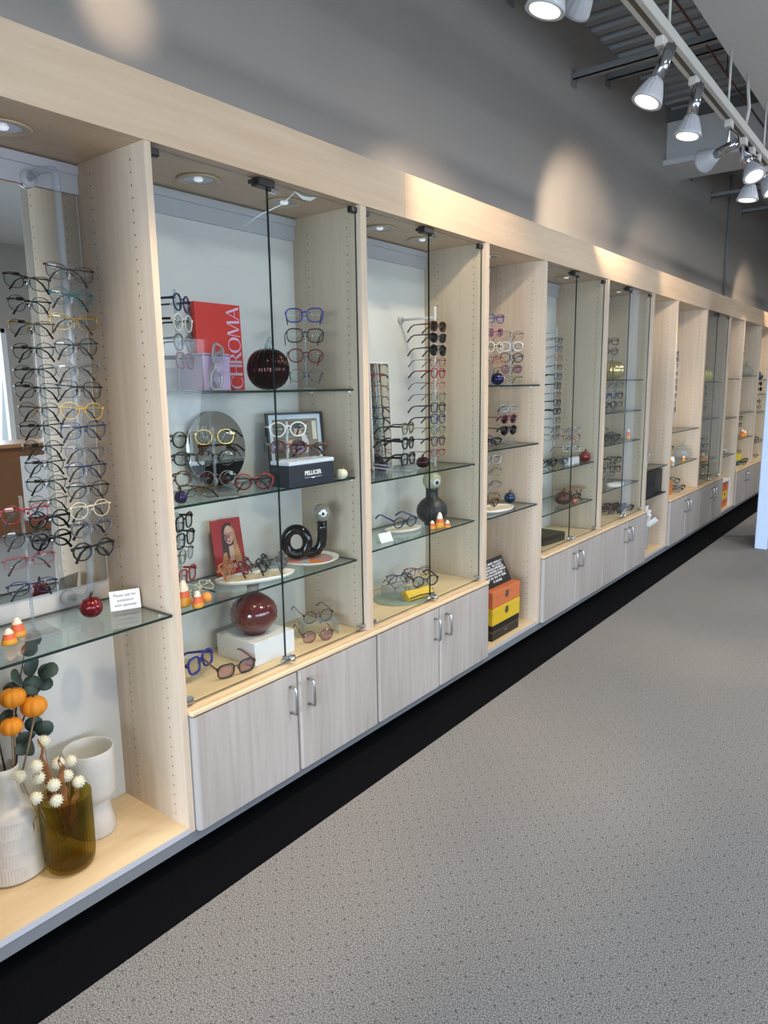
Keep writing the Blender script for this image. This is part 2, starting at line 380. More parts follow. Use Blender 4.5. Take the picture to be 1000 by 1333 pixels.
for k in range(1, 13):
    y0, y1 = bay(k); zb = ZB if k in NARROW else ZL
    root = thing('display_cabinet', 'pale maple ' + NAMES[k], 'display cabinet', (0, y0, 0), group='wall display cabinets')
    # uprights: the one on the far side of each bay, and the near one for the first bay
    ups = [(y1, RIGHT[k])]
    if k == 1: ups.append((y0 - 0.022, y0))
    for (a, b) in ups:
        z0 = 0.105 if (k in NARROW or (k+1) in NARROW) else ZL
        mb = MB(); mb.box((XB - 0.012, a, z0 + 0.0005), (0, b - 0.0002, ZT - 0.0004))
        side = -1 if b > y0 + 0.05 else 1
        holes_into(mb, (-0.068, -0.275), a if side < 0 else b, side, zb + 0.03, ZT - 0.02, 1)
        mb.build('side_panel', [WV, HOLE], root, True)
    mb = MB(); mb.box((XB - 0.012, y0, zb + 0.0006), (XB, y1, ZT)); mb.build('back_panel', BACK, root, True)
    mb = MB(); mb.box((XB, y0, 2.115), (XB + 0.012, y1, 2.195)); mb.box((XB, y0, 2.17), (XB + 0.02, y1, 2.195)); mb.build('hanging_rail', LITEDGE, root, True)
    mb = MB(); mb.box((XB - 0.012, RIGHT[k-1] + 0.0002 if k > 1 else y0 - 0.022, ZT), (-0.0225, RIGHT[k] - 0.0002, ZT + 0.025)); mb.build('top_panel', WH, root, True)
    if k in NARROW:
        mb = MB(); mb.box((XB - 0.012, y0, 0.105), (-0.006, y1, ZB - 0.0006)); mb.box((-0.006, y0, 0.105), (0.0, y1, ZB - 0.0006), 1)
        mb.build('bottom_panel', [WS, LITEDGE], root, True)
    # glass shelves
    for z in SHELVES[k]:
        mb = MB(); xf = shelf_front(k)
        mb.box((XB + 0.0075, y0 + 0.003, z - 0.0085), (xf, y1 - 0.003, z - 0.0006))
        mb.m[-6:] = [0, 0, 1, 1, 1, 1]
        s = mb.build('glass_shelf', [GSHELF, GEDGE], root, True)
        for yy, sg in ((y0, 1), (y1, -1)):
            for xx in (-0.275, -0.068):
                mb = MB(); mb.tube([(xx, yy, z - 0.013), (xx, yy + sg * 0.012, z - 0.013)], 0.0045, 8)
                mb.build('shelf_peg', WHITEP, s, True)
    # glass doors
    if k in GLAZED:
        ym = (y0 + y1) / 2
        for (a, b, hs) in ((y0 + 0.003, ym - 0.002, 1), (ym + 0.002, y1 - 0.003, -1)):
            mb = MB(); mb.box((-0.026, a, ZL + 0.006), (-0.020, b, ZT - 0.008))
            mb.m[-6:] = [1, 1, 1, 0, 1, 0]
            d = mb.build('glass_door', [GLASS, GEDGE], root, True)
            for zz in (ZL + 0.006, ZT - 0.03):
                mb = MB(); ya = a if hs > 0 else b - 0.035
                mb.box((-0.034, ya, zz), (-0.012, ya + 0.035, zz + 0.022), c=0.003); mb.build('pivot_hinge', CHROME if zz < 1 else BLACKP, d, True)
        mb = MB(); mb.box((-0.05, ym - 0.045, ZT - 0.028), (-0.012, ym + 0.03, ZT - 0.002), c=0.003); mb.box((-0.055, ym - 0.052, ZT - 0.02), (-0.03, ym - 0.045, ZT - 0.008)); mb.build('door_catch', BLACKP, root, True)
        mb = MB(); mb.box((-0.034, ym + 0.012, ZT - 0.04), (-0.012, ym + 0.045, ZT - 0.026), c=0.002); mb.build('magnet_plate', CHROME, root, True)
        mb = MB(); mb.box((-0.032, ym - 0.012, ZL + 0.012), (-0.01, ym + 0.03, ZL + 0.032), c=0.004)
        mb.tube([(-0.010, ym + 0.012, ZL + 0.022), (0.012, ym + 0.012, ZL + 0.022)], 0.010, 14); mb.tube([(-0.02, ym - 0.025, ZL + 0.02), (-0.016, ym + 0.04, ZL + 0.02)], 0.006, 10)
        mb.build('lock', CHROME, root, True)
# fascia boards in three lengths
FAS = [(0.30, 2.498, 'nearest maple fascia board above the first bays'), (2.498, 7.41, 'middle length of maple fascia board above the bays'), (7.41, 12.4, 'farthest length of maple fascia board by the partition')]
for a, b, lb in FAS:
    mb = MB(); mb.box((-0.022, a, ZT + 0.026), (0.0, b - 0.0015, ZF)); mb.box((-0.022, a, ZT), (0.002, b - 0.0015, ZT + 0.0255)); mb.box((-0.372, a, ZF - 0.02), (-0.022, b - 0.0015, ZF - 0.002))
    tag(mb.build('fascia_board', WH), lb, 'fascia', 'fascia boards over the display cabinets')
# ledges over the base cabinets
for (i, j, lb) in ((2, 3, 'maple ledge board under the first two glass-door bays'), (5, 6, 'maple ledge board under the glass-door bays beyond the boxes'), (8, 9, 'maple ledge board under the mirror-backed bay and its neighbour'), (11, 12, 'maple ledge board beside the pale partition')):
    a = RIGHT[i-1]; b = RIGHT[j]
    b -= PW[j] + 0.001; r0 = thing('ledge', lb, 'ledge', (0, a, 0), group='ledges over base cabinets')
    mb = MB(); mb.box((XB - 0.012, a, ZL - 0.02), (-0.004, b, ZL - 0.0006)); mb.build('ledge_top', WS, r0, True)
    mb = MB(); mb.box((-0.004, a, ZL - 0.02), (0.0, b, ZL - 0.0006)); mb.box((0.001, a, ZL - 0.022), (0.022, b + PW[j] + 0.001, ZL - 0.004), c=0.004); mb.build('nosing', WE, r0, True)
# base cabinets with two doors each
BASE = {2: 'pale maple base cabinet nearest the camera', 3: 'pale maple base cabinet beside the stacked boxes', 5: 'pale maple base cabinet just beyond the stacked boxes', 6: 'pale maple base cabinet before the black cubes bay',
        8: 'pale maple base cabinet just beyond the black cubes bay', 9: 'pale maple base cabinet under the mirror-backed bay', 11: 'pale maple base cabinet beside the far white case', 12: 'pale maple base cabinet half hidden by the partition'}
for k in BASE:
    a, b = RIGHT[k-1], RIGHT[k]
    if k in (2, 5, 8, 11): a += 0.0
    root = thing('base_cabinet', BASE[k], 'base cabinet', (0, a, 0), group='base cabinets with double doors')
    mb = MB(); mb.box((XB - 0.012, a + 0.002, 0.1055), (-0.002, b - (PW[k] if k % 3 == 0 or k == 12 else 0) - 0.002, ZL - 0.022)); mb.build('carcass', LITEDGE, root, True)
    m_ = (a + b) / 2
    for (p, q, hy) in ((a + 0.004, m_ - 0.003, m_ - 0.045), (m_ + 0.003, b - 0.004, m_ + 0.05)):
        mb = MB(); c = 0.007
        prof = [(0.0006, p), (0.009, p), (0.013, p + 0.001), (0.017, p + 0.004), (0.0203, p + 0.009), (0.0215, p + 0.015), (0.0215, q - 0.010), (0.020, q - 0.005), (0.016, q - 0.001), (0.011, q), (0.0006, q)]
        mb.prism([(x, y) for x, y in prof], 0.392, 0, Matrix.Identity(4), 0.107)
        d = mb.build('door', WD, root, True)
        mb = MB(); zt = 0.455; zb_ = 0.355
        pts = [(0.021, hy, zt), (0.045, hy, zt), (0.052, hy, zt - 0.003), (0.055, hy, zt - 0.010), (0.055, hy, zb_ + 0.010), (0.052, hy, zb_ + 0.003), (0.045, hy, zb_), (0.021, hy, zb_)]
        mb.tube(pts, 0.0052, 10); mb.build('handle', STEEL, d, True)
# plinth rail and black recess
mb = MB(); mb.box((-0.03, 0.3, 0.065), (-0.002, 12.4, 0.105)); struct('trim_2', mb, RAIL)
mb = MB(); mb.box((-0.12, 0.3, 0.0), (-0.10, 12.4, 0.105)); mb.box((-0.10, 0.3, 0.09), (-0.03, 12.4, 0.104)); struct('baseboard_left', mb, DARKKICK)
# recessed downlights in the cabinet tops
DL = [(1, -0.192, 0.985, 'at the top edge of the photo above the tall mirror'), (2, -0.19, 1.609, 'above the red lettered board'), (2, -0.19, 2.0, 'beside the white cord'),
      (3, -0.19, 2.576, 'above the leaning narrow mirror'), (3, -0.19, 2.9, 'above the tall rack of sunglasses'), (4, -0.18, 3.50, 'in the bay of stacked boxes'),
      (5, -0.17, 4.13, 'nearer of two in the tall white rack bay'), (5, -0.17, 4.50, 'farther of two in the tall white rack bay'), (6, -0.17, 5.1, 'nearer of two in the gold pumpkin bay'), (6, -0.17, 5.45, 'farther of two in the gold pumpkin bay'),
      (8, -0.17, 6.9, 'in the open bay with the glass pumpkin jar'), (9, -0.17, 7.8, 'in the mirror-backed bay')]
TRIMR = mat('bronze_trim_ring', (196, 176, 146), 0.3, var=0.02)
REFL = mat('satin_reflector', (214, 216, 220), 0.18, metal=1.0, var=0)
for k, x, y, ph in DL:
    root = thing('recessed_downlight', 'round recessed downlight ' + ph, 'downlight', (x, y, ZT), group='recessed downlights in cabinet tops')
    mb = MB(); mb.lathe([(0.047, -0.001), (0.068, -0.001), (0.072, -0.004), (0.068, -0.007), (0.05, -0.006), (0.047, -0.001)], 36, caps=False); mb.build('trim_ring', TRIMR, root)
    mb = MB(); mb.lathe([(0.0475, -0.003), (0.045, -0.0028), (0.03, -0.0016), (0.016, -0.0014)], 36, caps=False); mb.build('reflector', REFL, root)
    mb = MB(); mb.lathe([(0.0, -0.0095), (0.012, -0.007), (0.0165, -0.0012)], 24, caps=False); mb.build('lamp_face', mat('lamp_glass', (245, 246, 248), 0.2, emit=(235, 240, 255), estr=0.6, var=0), root)

# ------------------------------------------------------------------ eyeglasses
SHAPES = {'round': (0.0235, 0.0225, 2.0, 0.0), 'panto': (0.0245, 0.0215, 2.3, 0.0), 'oval': (0.0255, 0.0185, 2.2, 0.0), 'rectangular': (0.0265, 0.0165, 3.6, 0.0),
          'square': (0.0265, 0.0215, 3.4, 0.0), 'cat-eye': (0.027, 0.019, 2.5, 0.006), 'aviator': (0.0275, 0.0235, 2.3, -0.002), 'hexagonal': (0.025, 0.021, 1.5, 0.0)}
PAL = {'black': (20, 20, 23), 'plum': (66, 36, 48), 'teal': (36, 98, 108), 'gold': (176, 144, 78), 'grey': (98, 100, 106), 'navy': (34, 40, 86), 'yellow': (190, 156, 52), 'cream': (222, 214, 190),
       'red': (150, 26, 36), 'rose': (140, 74, 84), 'blue': (36, 46, 150), 'tortoise': (92, 56, 32), 'white': (232, 230, 226), 'brown': (104, 66, 44), 'clear': None, 'green': (70, 104, 62), 'pink': (196, 140, 146),
       'orange': (192, 118, 76), 'purple': (92, 72, 136), 'burgundy': (104, 22, 36), 'silver': (170, 172, 176), 'olive': (116, 108, 62)}
def frame_mat(c, metal=False):
    if c == 'clear': return clear('clear_frame', (232, 232, 234), 1.0, milk=0.28, milkcol=(228, 228, 230))
    if c in ('gold', 'silver'): return mat('frame_' + c, PAL[c], 0.22, metal=1.0, var=0)
    if c == 'tortoise': return mat('frame_tortoise', PAL[c], 0.2, var=0.5, scale=120)
    return mat('frame_' + c, PAL[c], 0.22, spec=0.6, var=0.05, scale=60)
DARKLENS = {'dark': clear('dark_lens', (46, 40, 38), 1.0), 'brown': clear('brown_lens', (104, 66, 52), 1.0), 'pink': clear('pink_lens', (150, 96, 96), 1.0), 'violet': clear('violet_lens', (228, 214, 228), 1.0)}
TIP = mat('temple_tip', (18, 18, 20), 0.35, var=0)
_gcache = {}
GS = 1.09
def lens_outline(shape, side, N):
    a, b, n, cat = SHAPES[shape]; pts = []
    for i in range(N):
        t = 2*PI*i/N; c, s = math.cos(t), math.sin(t)
        y = a * math.copysign(abs(c) ** (2/n), c); z = b * math.copysign(abs(s) ** (2/n), s)
        if shape == 'panto' and z < 0: y *= 1 - 0.10 * abs(z) / b
        if shape == 'square' and z < 0: y *= 1 - 0.08 * abs(z) / b
        if shape == 'aviator': y *= 1 - 0.14 * max(0, -z) / b; z -= 0.002
        if cat: z += cat * max(0, y / a) * (1.0 if s > -0.2 else 0.3)
        pts.append((side * y, z))
    return pts
def glasses_parts(shape, thick, fold, N):
    key = (shape, thick, fold, N)
    if key in _gcache: return _gcache[key]
    a, b, n, cat = SHAPES[shape]; br = 0.0085; rt, d = (0.0011, 0.0018) if thick == 'thin' else (0.0026, 0.0036)
    if thick == 'bold': rt, d = 0.004, 0.0045
    out = {}
    fr = MB(); cx = a + br + rt; lenses = []
    for side in (1, -1):
        o = lens_outline(shape, side, N); m = len(o); vs = []; fs = []
        for i in range(m):
            (y0, z0), (y1, z1), (y2, z2) = o[i-1], o[i], o[(i+1) % m]
            tx, tz = y2 - y0, z2 - z0; l = math.hypot(tx, tz) or 1; nx, nz = tz/l*side, -tx/l*side
            oy, oz = y1 + nx*rt*1.6, z1 + nz*rt*1.6
            wrap = -0.004 * (abs(y1 + side*cx) / (2*cx)) ** 2
            Y = side * cx
            vs += [(wrap + d/2, Y + y1, z1), (wrap + d/2, Y + oy, oz), (wrap - d/2, Y + oy, oz), (wrap - d/2, Y + y1, z1)]
        for i in range(m):
            j = (i + 1) % m
            for k in range(4):
                l = (k + 1) % 4; q = (i*4+k, j*4+k, j*4+l, i*4+l); fs.append(q if side > 0 else q[::-1])
        fr.add(vs, fs, 0, thick != 'thin')
        L = MB(); vs = []; n2 = m
        for xx in (0.0006, -0.0006):
            for (y1, z1) in o: vs.append((xx - 0.004 * (abs(y1 + side*cx) / (2*cx)) ** 2, side*cx + y1*1.01, z1*1.01))
        xc_ = -0.004 * 0.25 + 0.0012
        vs += [(xc_ + 0.0006, side*cx, 0.0), (xc_ - 0.0006, side*cx, 0.0)]; fs = []
        for i in range(n2):
            j = (i + 1) % n2; q1 = (2*n2, i, j); q2 = (2*n2 + 1, n2 + j, n2 + i); q3 = (i, n2 + i, n2 + j, j)
            fs += [q1, q2, q3] if side > 0 else [q1[::-1], q2[::-1], q3[::-1]]
        L.add(vs, fs, 0, True); lenses.append(L)
        # end piece
        h = cx + a + rt; zt = b * 0.45 + (cat if cat > 0 else 0) * 0.9
        fr.box((-0.010, side*h - 0.003, zt - rt*1.2 - 0.0012), (0.0005, side*h + 0.003, zt + rt*1.2 + 0.0012))
    zb = b * (0.42 if shape != 'aviator' else 0.75)
    k = br + rt*0.5
    fr.tube([(0, -k - 0.002, zb - 0.002), (0.0015, -k*0.5, zb + 0.002), (0.002, 0, zb + 0.003), (0.0015, k*0.5, zb + 0.002), (0, k + 0.002, zb - 0.002)], max(rt*0.9, 0.0012), 6)
    for side in (1, -1): fr.ball((-0.006, side*0.007, -0.002), 0.004, 6, 5, 0, sc=(0.6, 0.6, 1.2))
    out['frame_front'] = fr; out['lens'] = lenses; tmps = []
    h = a*2 + br + 2*rt; zt = b * 0.45 + (cat if cat > 0 else 0) * 0.9
    wt = 0.003 if thick == 'thin' else (0.006 if thick == 'thick' else 0.009); tk = 0.0016 if thick == 'thin' else 0.003
    for side in (1, -1):
        T = MB()
        if not fold:
            main = [(-0.008, side*h, zt), (-0.05, side*(h+0.002), zt - 0.001), (-0.098, side*h, zt - 0.003)]
            tip = [(-0.098, side*h, zt - 0.003), (-0.118, side*(h-0.002), zt - 0.012), (-0.142, side*(h-0.006), zt - 0.036)]
            T.strip(main, [wt*1.25, wt, wt*0.8], tk, 0); T.strip(tip, [wt*0.8, wt*0.9 + 0.001, wt*0.9 + 0.002], max(tk, 0.0025), 1)
        else:
            xo = -0.011 if side > 0 else -0.016
            main = [(-0.008, side*h, zt), (xo, side*(h-0.006), zt), (xo, side*0.02, zt - 0.001), (xo, -side*(0.30*h), zt - 0.005)]
            tip = [(xo, -side*(0.30*h), zt - 0.005), (xo, -side*(0.58*h), zt - 0.016), (xo, -side*(0.86*h), zt - 0.042)]
            T.strip(main, [wt*1.25, wt*1.2, wt, wt*0.8], tk, 0); T.strip(tip, [wt*0.8, wt*0.9 + 0.001, wt*0.9 + 0.0025], max(tk, 0.0028), 1)
        tmps.append(T)
    out['temple'] = tmps
    tg = MB(); tg.box((-0.0215, -h*0.75, zt - 0.004), (-0.0195, -h*0.75 + 0.02, zt + 0.005)) if fold else tg.box((-0.066, h - 0.0008, zt - 0.006), (-0.046, h + 0.0050, zt + 0.004))
    out['price_tag'] = tg
    _gcache[key] = out
    return out
_gm = {}
LYING = []; TOPS = []
def gmesh(key, mbuild, mats, name):
    key = key + tuple(m.name for m in mats)
    if key not in _gm:
        me = bpy.data.meshes.new(name)
        me.from_pydata([tuple(Vector(p) * GS) for p in mbuild.v], [], mbuild.f)
        for m in mats: me.materials.append(m)
        me.polygons.foreach_set('material_index', mbuild.m); me.polygons.foreach_set('use_smooth', mbuild.sm); me.update()
        _gm[key] = me
    return _gm[key]
def glasses(loc, label, shape='panto', color='black', thick='thin', fold=False, rz=0.0, rx=0.0, ry=0.0, group=None, tint=None, temple=None, tip=True, tag_=False, far=False, scale=1.0, held=False):
    """front faces +X, width along Y; loc is the middle of the bridge"""
    N = 12 if far else 22
    p = glasses_parts(shape, thick, fold, N); key = (shape, thick, fold, N)
    fm = frame_mat(color); tm = frame_mat(temple or color); tipm = TIP if tip else tm
    lm = DARKLENS[tint] if tint else LENS
    root = thing('sunglasses' if tint in ('dark', 'brown', 'pink') else 'eyeglasses', label, 'glasses', loc, rz, group, rx, ry)
    root.scale = (scale,) * 3
    if not held: LYING.append(root)
    link('frame_front', gmesh(key + ('f',), p['frame_front'], [fm], 'frame_front'), root)
    for i in (0, 1):
        link('lens', gmesh(key + ('l', i), p['lens'][i], [lm], 'lens'), root)
        link('temple', gmesh(key + ('t', i), p['temple'][i], [tm, tipm], 'temple'), root)
    if tag_: link('price_tag', gmesh(key + ('g',), p['price_tag'], [PAPER], 'price_tag'), root)
    return root
ORD = ['topmost', 'second from top', 'third from top', 'fourth from top', 'fifth from top', 'sixth from top', 'seventh from top', 'eighth from top', 'ninth from top', 'tenth from top', 'eleventh from top', 'twelfth from top', 'thirteenth from top', 'lowest']
def ordn(i, n): return 'lowest' if i == n - 1 else ORD[i]
def kindw(shape, tint): return 'sunglasses' if tint in ('dark', 'brown', 'pink') else 'eyeglasses'
def fdir(rz): return Vector((math.cos(rz), math.sin(rz), 0))
def counter_stand(x, y, z0, z1, zs, rz, label, where, specs, group, fold=False, base=(0.09, 0.07), rmat=None, far=False, off=0.026, rr=0.005, tags=0.6, gscale=0.97):
    """acrylic rod on a foot with a nose rest per pair; specs: (shape, color, thick[, tint[, temple]])"""
    f = fdir(rz); rm = rmat or ACR
    if not fold:                                   # keep the temple tips clear of the back panel and the fronts clear of the doors
        lo = -0.346 + 0.16*math.cos(rz) + 0.068*abs(math.sin(rz)) - off*math.cos(rz)
        hi = -0.034 - off*math.cos(rz) - 0.07*abs(math.sin(rz))
        nx = min(max(x, lo), max(hi, lo)); y = y * (nx - 1.8) / (x - 1.8); x = nx
    root = thing('eyewear_stand', label, 'display stand', (x, y, z0), rz, 'acrylic eyewear stands')
    mb = MB(); mb.box((-base[0]/2, -base[1]/2, 0.0), (base[0]/2, base[1]/2, 0.005), c=0.0015); mb.build('base_plate', rm, root)
    mb = MB(); mb.tube([(0, 0, 0.005), (0, 0, z1 - z0)], rr, 12); mb.build('rod', rm, root)
    n = len(specs)
    for i, (z, sp) in enumerate(zip(zs, specs)):
        mb = MB(); b = SHAPES[sp[0]][1]
        zz = z - z0 - 0.001
        mb.tube([(rr*0.8, 0, zz - 0.002), (off - 0.006, 0, zz - 0.004), (off - 0.003, 0, zz - 0.010)], 0.0035, 8); mb.ball((off - 0.008, 0, zz - 0.012), 0.006, 8, 6, sc=(0.7, 0.8, 1.4))
        mb.build('nose_rest', rm, root)
        tint = sp[3] if len(sp) > 3 else None; tem = sp[4] if len(sp) > 4 else None
        glasses((x + f.x*off, y + f.y*off, z), '%s %s %s, %s on %s' % (sp[1], sp[0], kindw(sp[0], tint), ordn(i, n), where), sp[0], sp[1], sp[2], fold, rz + random.uniform(-0.05, 0.05),
                ry=random.uniform(-0.02, 0.06), rx=random.uniform(-0.03, 0.03), group=group, tint=tint, temple=tem, tag_=random.random() < tags, far=far, held=True, scale=gscale)
    return root
def wall_rack(x, y, zlo, zhi, zs, label, where, specs, group, fold, rmat, arms, rr=0.011, off=0.02, rz=0.0, far=False, jig=0.0, elbow=True, gscale=0.9):
    """upright rod held off the back panel by arms at its ends"""
    root = thing('wall_eyewear_rack', label, 'eyewear rack', (x, y, zlo), 0, 'tall eyewear racks')
    H = zhi - zlo
    mb = MB()
    if elbow:
        e = 0.05; back = XB - x + 0.0065
        pts = [(back + 0.004, -0.035, H - 0.02), (back + 0.05, -0.022, H), (-0.02, -0.003, H)] + [(-0.02 + 0.02*math.sin(t), 0, H - 0.03 + 0.03*math.cos(t)) for t in (0.5, 1.0, 1.4)]
        pts += [(0, 0, H - 0.08), (0, 0, 0.08), (-0.008, -0.002, 0.02), (-0.03, -0.01, 0.0), (back + 0.004, -0.03, -0.008)]
        mb.tube(pts, rr, 14); mb.build('bent_tube', rmat, root)
        for zz, yy in ((H - 0.02, -0.035), (-0.008, -0.03)):
            mb = MB(); mb.tube([(back - 0.006 + (0.0 if zz < 0.5 else 0.0065), yy, zz), (back + 0.012, yy, zz)], 0.024, 18); mb.build('wall_flange', ACRW, root)
    else:
        mb.tube([(0, 0, 0), (0, 0, H)], rr, 14); mb.build('rod', rmat, root)
        for za in arms:
            mb = MB(); mb.tube([(XB - x + 0.001, 0, za - zlo), (-rr*0.7, 0, za - zlo)], 0.006, 10); mb.tube([(XB - x + 0.0005, 0, za - zlo), (XB - x + 0.012, 0, za - zlo)], 0.018, 14); mb.build('wall_arm', rmat, root)
    n = len(specs)
    for i, (z, sp) in enumerate(zip(zs, specs)):
        b = SHAPES[sp[0]][1]; zz = z - zlo - 0.001
        mb = MB(); mb.tube([(rr*0.8, 0, zz), (off - 0.004, 0, zz - 0.003)], 0.004, 8); mb.ball((off - 0.008, 0, zz - 0.009), 0.006, 8, 6, sc=(0.7, 0.8, 1.5)); mb.build('nose_rest', rmat, root)
        tint = sp[3] if len(sp) > 3 else None; tem = sp[4] if len(sp) > 4 else None
        glasses((x + off, y, z), '%s %s %s, %s on %s' % (sp[1], sp[0], kindw(sp[0], tint), ordn(i, n), where), sp[0], sp[1], sp[2], fold, rz + random.uniform(-0.05, 0.05), rx=random.uniform(-jig, jig), ry=random.uniform(-0.02, 0.05),
                group=group, tint=tint, temple=tem, tag_=(random.random() < 0.75), far=far, held=True, scale=gscale)
    return root

# ------------------------------------------------------------------ ornaments
def pumpkin(loc, r, h, label, col, stem=(60, 44, 30), ribs=10, rough=0.08, name='ornament_pumpkin', stemmat=None, bodymat=None, depth=0.12, cat='pumpkin', leaf=False):
    root = thing(name, label, cat, loc, random.uniform(0, 1), 'small ornament pumpkins' if r < 0.05 else None)
    if r < 0.05: h *= 1.2
    mb = MB(); prof = []
    for i in range(13):
        t = PI * i / 12; rr = math.sin(t) ** 0.8 * r; z = h/2 - h/2 * math.cos(t)
        if i == 0: rr = 0.0
        if i == 12: rr = 0.0; z = h*0.96
        prof.append((rr, z))
    mb.lathe(prof, ribs*6, 0, None, True, caps=False, mod=lambda t, z, q: 1 - depth * (1 - abs(math.sin(t * ribs / 2))) ** 1.5)
    bm_ = bodymat or mat('pumpkin_%d_%d_%d' % col, col, rough + 0.08, spec=0.8, metal=0.55 if rough < 0.2 else 0.0, var=0.45, scale=140)
    mb.build('body', bm_, root)
    mb = MB(); s = r * 0.13
    mb.tube([(0, 0, h*0.93), (0, 0, h*1.05), (r*0.08, 0, h*1.16), (r*0.2, 0, h*1.24)], [s*1.5, s, s*0.9, s], 8); mb.build('stem', stemmat or mat('stem_%d_%d_%d' % stem, stem, 0.6), root)
    return root
CC = [mat('candy_yellow', (232, 166, 50), 0.45, var=0.1), mat('candy_orange', (226, 108, 66), 0.45, var=0.1), mat('candy_white', (244, 232, 214), 0.45, var=0.05)]
def candy_corn(loc, r, h, label, rz=0.0, glit=False):
    root = thing('candy_corn_ornament', label, 'candy corn', loc, rz, 'candy corn ornaments')
    prof = [(0, 0), (r*0.8, 0), (r*0.97, h*0.04), (r, h*0.1), (r*0.93, h*0.3), (r*0.88, h*0.36), (r*0.7, h*0.6), (r*0.64, h*0.68), (r*0.45, h*0.86), (r*0.3, h*0.95), (r*0.12, h*0.995), (0, h)]
    mb = MB(); mb.lathe(prof, 20, 0, Matrix.Diagonal((0.8, 1, 1, 1)), True, caps=False)
    for i, f in enumerate(mb.f):
        z = sum(mb.v[j].z for j in f) / len(f); mb.m[i] = 0 if z < h*0.33 else (1 if z < h*0.64 else 2)
    mb.build('body', CC, root)
    return root
def box_thing(name, lo, hi, label, cat, m, lidz=None, lidm=None, badge=None, group=None, c=0.002, lines=None):
    """box standing at lo..hi (world); optional lid seam and front badge"""
    cx, cy = (lo[0]+hi[0])/2, (lo[1]+hi[1])/2
    root = thing(name, label, cat, (cx, cy, lo[2]), 0, group)
    TOPS.append((cx, cy, max(hi[0]-lo[0], hi[1]-lo[1])/2, hi[2] + 0.0005))
    if lidz:
        mb = MB(); mb.box(lo, (hi[0], hi[1], lidz - 0.0008), c=c); mb.build('body', m, root, True)
        mb = MB(); mb.box((lo[0]-0.001, lo[1]-0.001, lidz + 0.0008), (hi[0]+0.001, hi[1]+0.001, hi[2]), c=c); mb.build('lid', lidm or m, root, True)
    else:
        mb = MB(); mb.box(lo, hi, c=c); mb.build('body', m, root, True)
    if badge:
        w, h, bm_ = badge; mb = MB(); zc = lidz if lidz else (lo[2]+hi[2])/2
        poly = [(-w*0.5, -h*0.3), (-w*0.2, -h*0.5), (w*0.2, -h*0.5), (w*0.5, -h*0.25), (w*0.42, h*0.45), (-w*0.42, h*0.45)]
        mb.prism([(cy + p[0], zc + p[1]) for p in poly], 0.003, 0, Matrix(((0, 0, 1, hi[0]), (1, 0, 0, 0), (0, 1, 0, 0), (0, 0, 0, 1)))); mb.build('badge', bm_, root, True)
    return root

# ================================================================== bay 1
g = 'eyeglasses on the tall rack before the wall mirror'
mb = MB(); y0, y1 = bay(1)
mir = thing('wall_mirror', 'tall frameless mirror behind the nearest eyewear rack', 'mirror', (XB + 0.004, (y0+y1)/2, 0.905))
mb.box((XB + 0.0005, y0 + 0.004, 0.905), (XB + 0.006, y1 - 0.005, 2.114), 0); mb.m[-6:] = [1, 1, 1, 0, 1, 1]
mb.build('mirror_pane', [MIRROR, BLACKP], mir, True)
zs = [1.860, 1.794, 1.722, 1.652, 1.588, 1.529, 1.467, 1.410, 1.345, 1.292, 1.231, 1.170, 1.114, 1.045]
sp = [('cat-eye', 'plum', 'thin'), ('panto', 'teal', 'thin'), ('cat-eye', 'gold', 'thin'), ('panto', 'black', 'thin'), ('oval', 'grey', 'thin'), ('square', 'black', 'thin'), ('panto', 'yellow', 'thin'), ('square', 'navy', 'thin'),
      ('round', 'grey', 'thin'), ('round', 'navy', 'thin'), ('panto', 'black', 'thin'), ('round', 'cream', 'thin'), ('round', 'grey', 'thick'), ('round', 'black', 'thick')]
wall_rack(-0.257, 1.156, 0.885, 2.150, zs, 'clear acrylic tube rack in front of the tall wall mirror', 'the tall rack before the wall mirror', sp, g, True, ACR, (), jig=0.07, gscale=1.0, off=0.034)
counter_stand(-0.20, 0.938, 0.844, 1.24, [1.195, 1.127, 1.062, 0.985], R(-6), 'low clear stand on the nearest glass shelf before the mirror', 'the low stand before the mirror',
              [('round', 'red', 'thin'), ('round', 'black', 'thin'), ('rectangular', 'rose', 'thin'), ('oval', 'navy', 'thin')], 'eyeglasses on the low mirror stand', True, base=(0.13, 0.11))
pumpkin((-0.197, 1.115, 0.844), 0.034, 0.052, 'glittery red ornament pumpkin beside the small printed card', (120, 30, 36))
cd = thing('printed_card', 'small white printed card standing on the nearest glass shelf', 'sign', (-0.176, 1.219, 0.844), R(-22))
mb = MB(); mb.box((-0.0015, -0.046, 0.0), (0.0015, 0.046, 0.062), M=Tr(ry=R(-12))); mb.box((-0.05, -0.03, 0.0), (0.0, 0.03, 0.0015)); mb.build('card', PAPER, cd)
mb = MB(); TM = Tr(ry=R(-12)) @ Matrix(((0, 0, 1, 0.0016), (1, 0, 0, 0), (0, 1, 0, 0.031), (0, 0, 0, 1)))
for i, s in enumerate(('Please ask for', 'assistance', 'with eyewear')): text_into(mb, s, 0.0125, TM @ Matrix.Translation((0, 0.016 - 0.0155*i, 0)), ext=0.0002)
mb.build('lettering', INK, cd)
candy_corn((-0.205, 0.895, 0.844), 0.022, 0.056, 'taller candy corn of the pair on the nearest shelf')
candy_corn((-0.160, 0.850, 0.844), 0.021, 0.046, 'shorter candy corn of the pair on the nearest shelf')
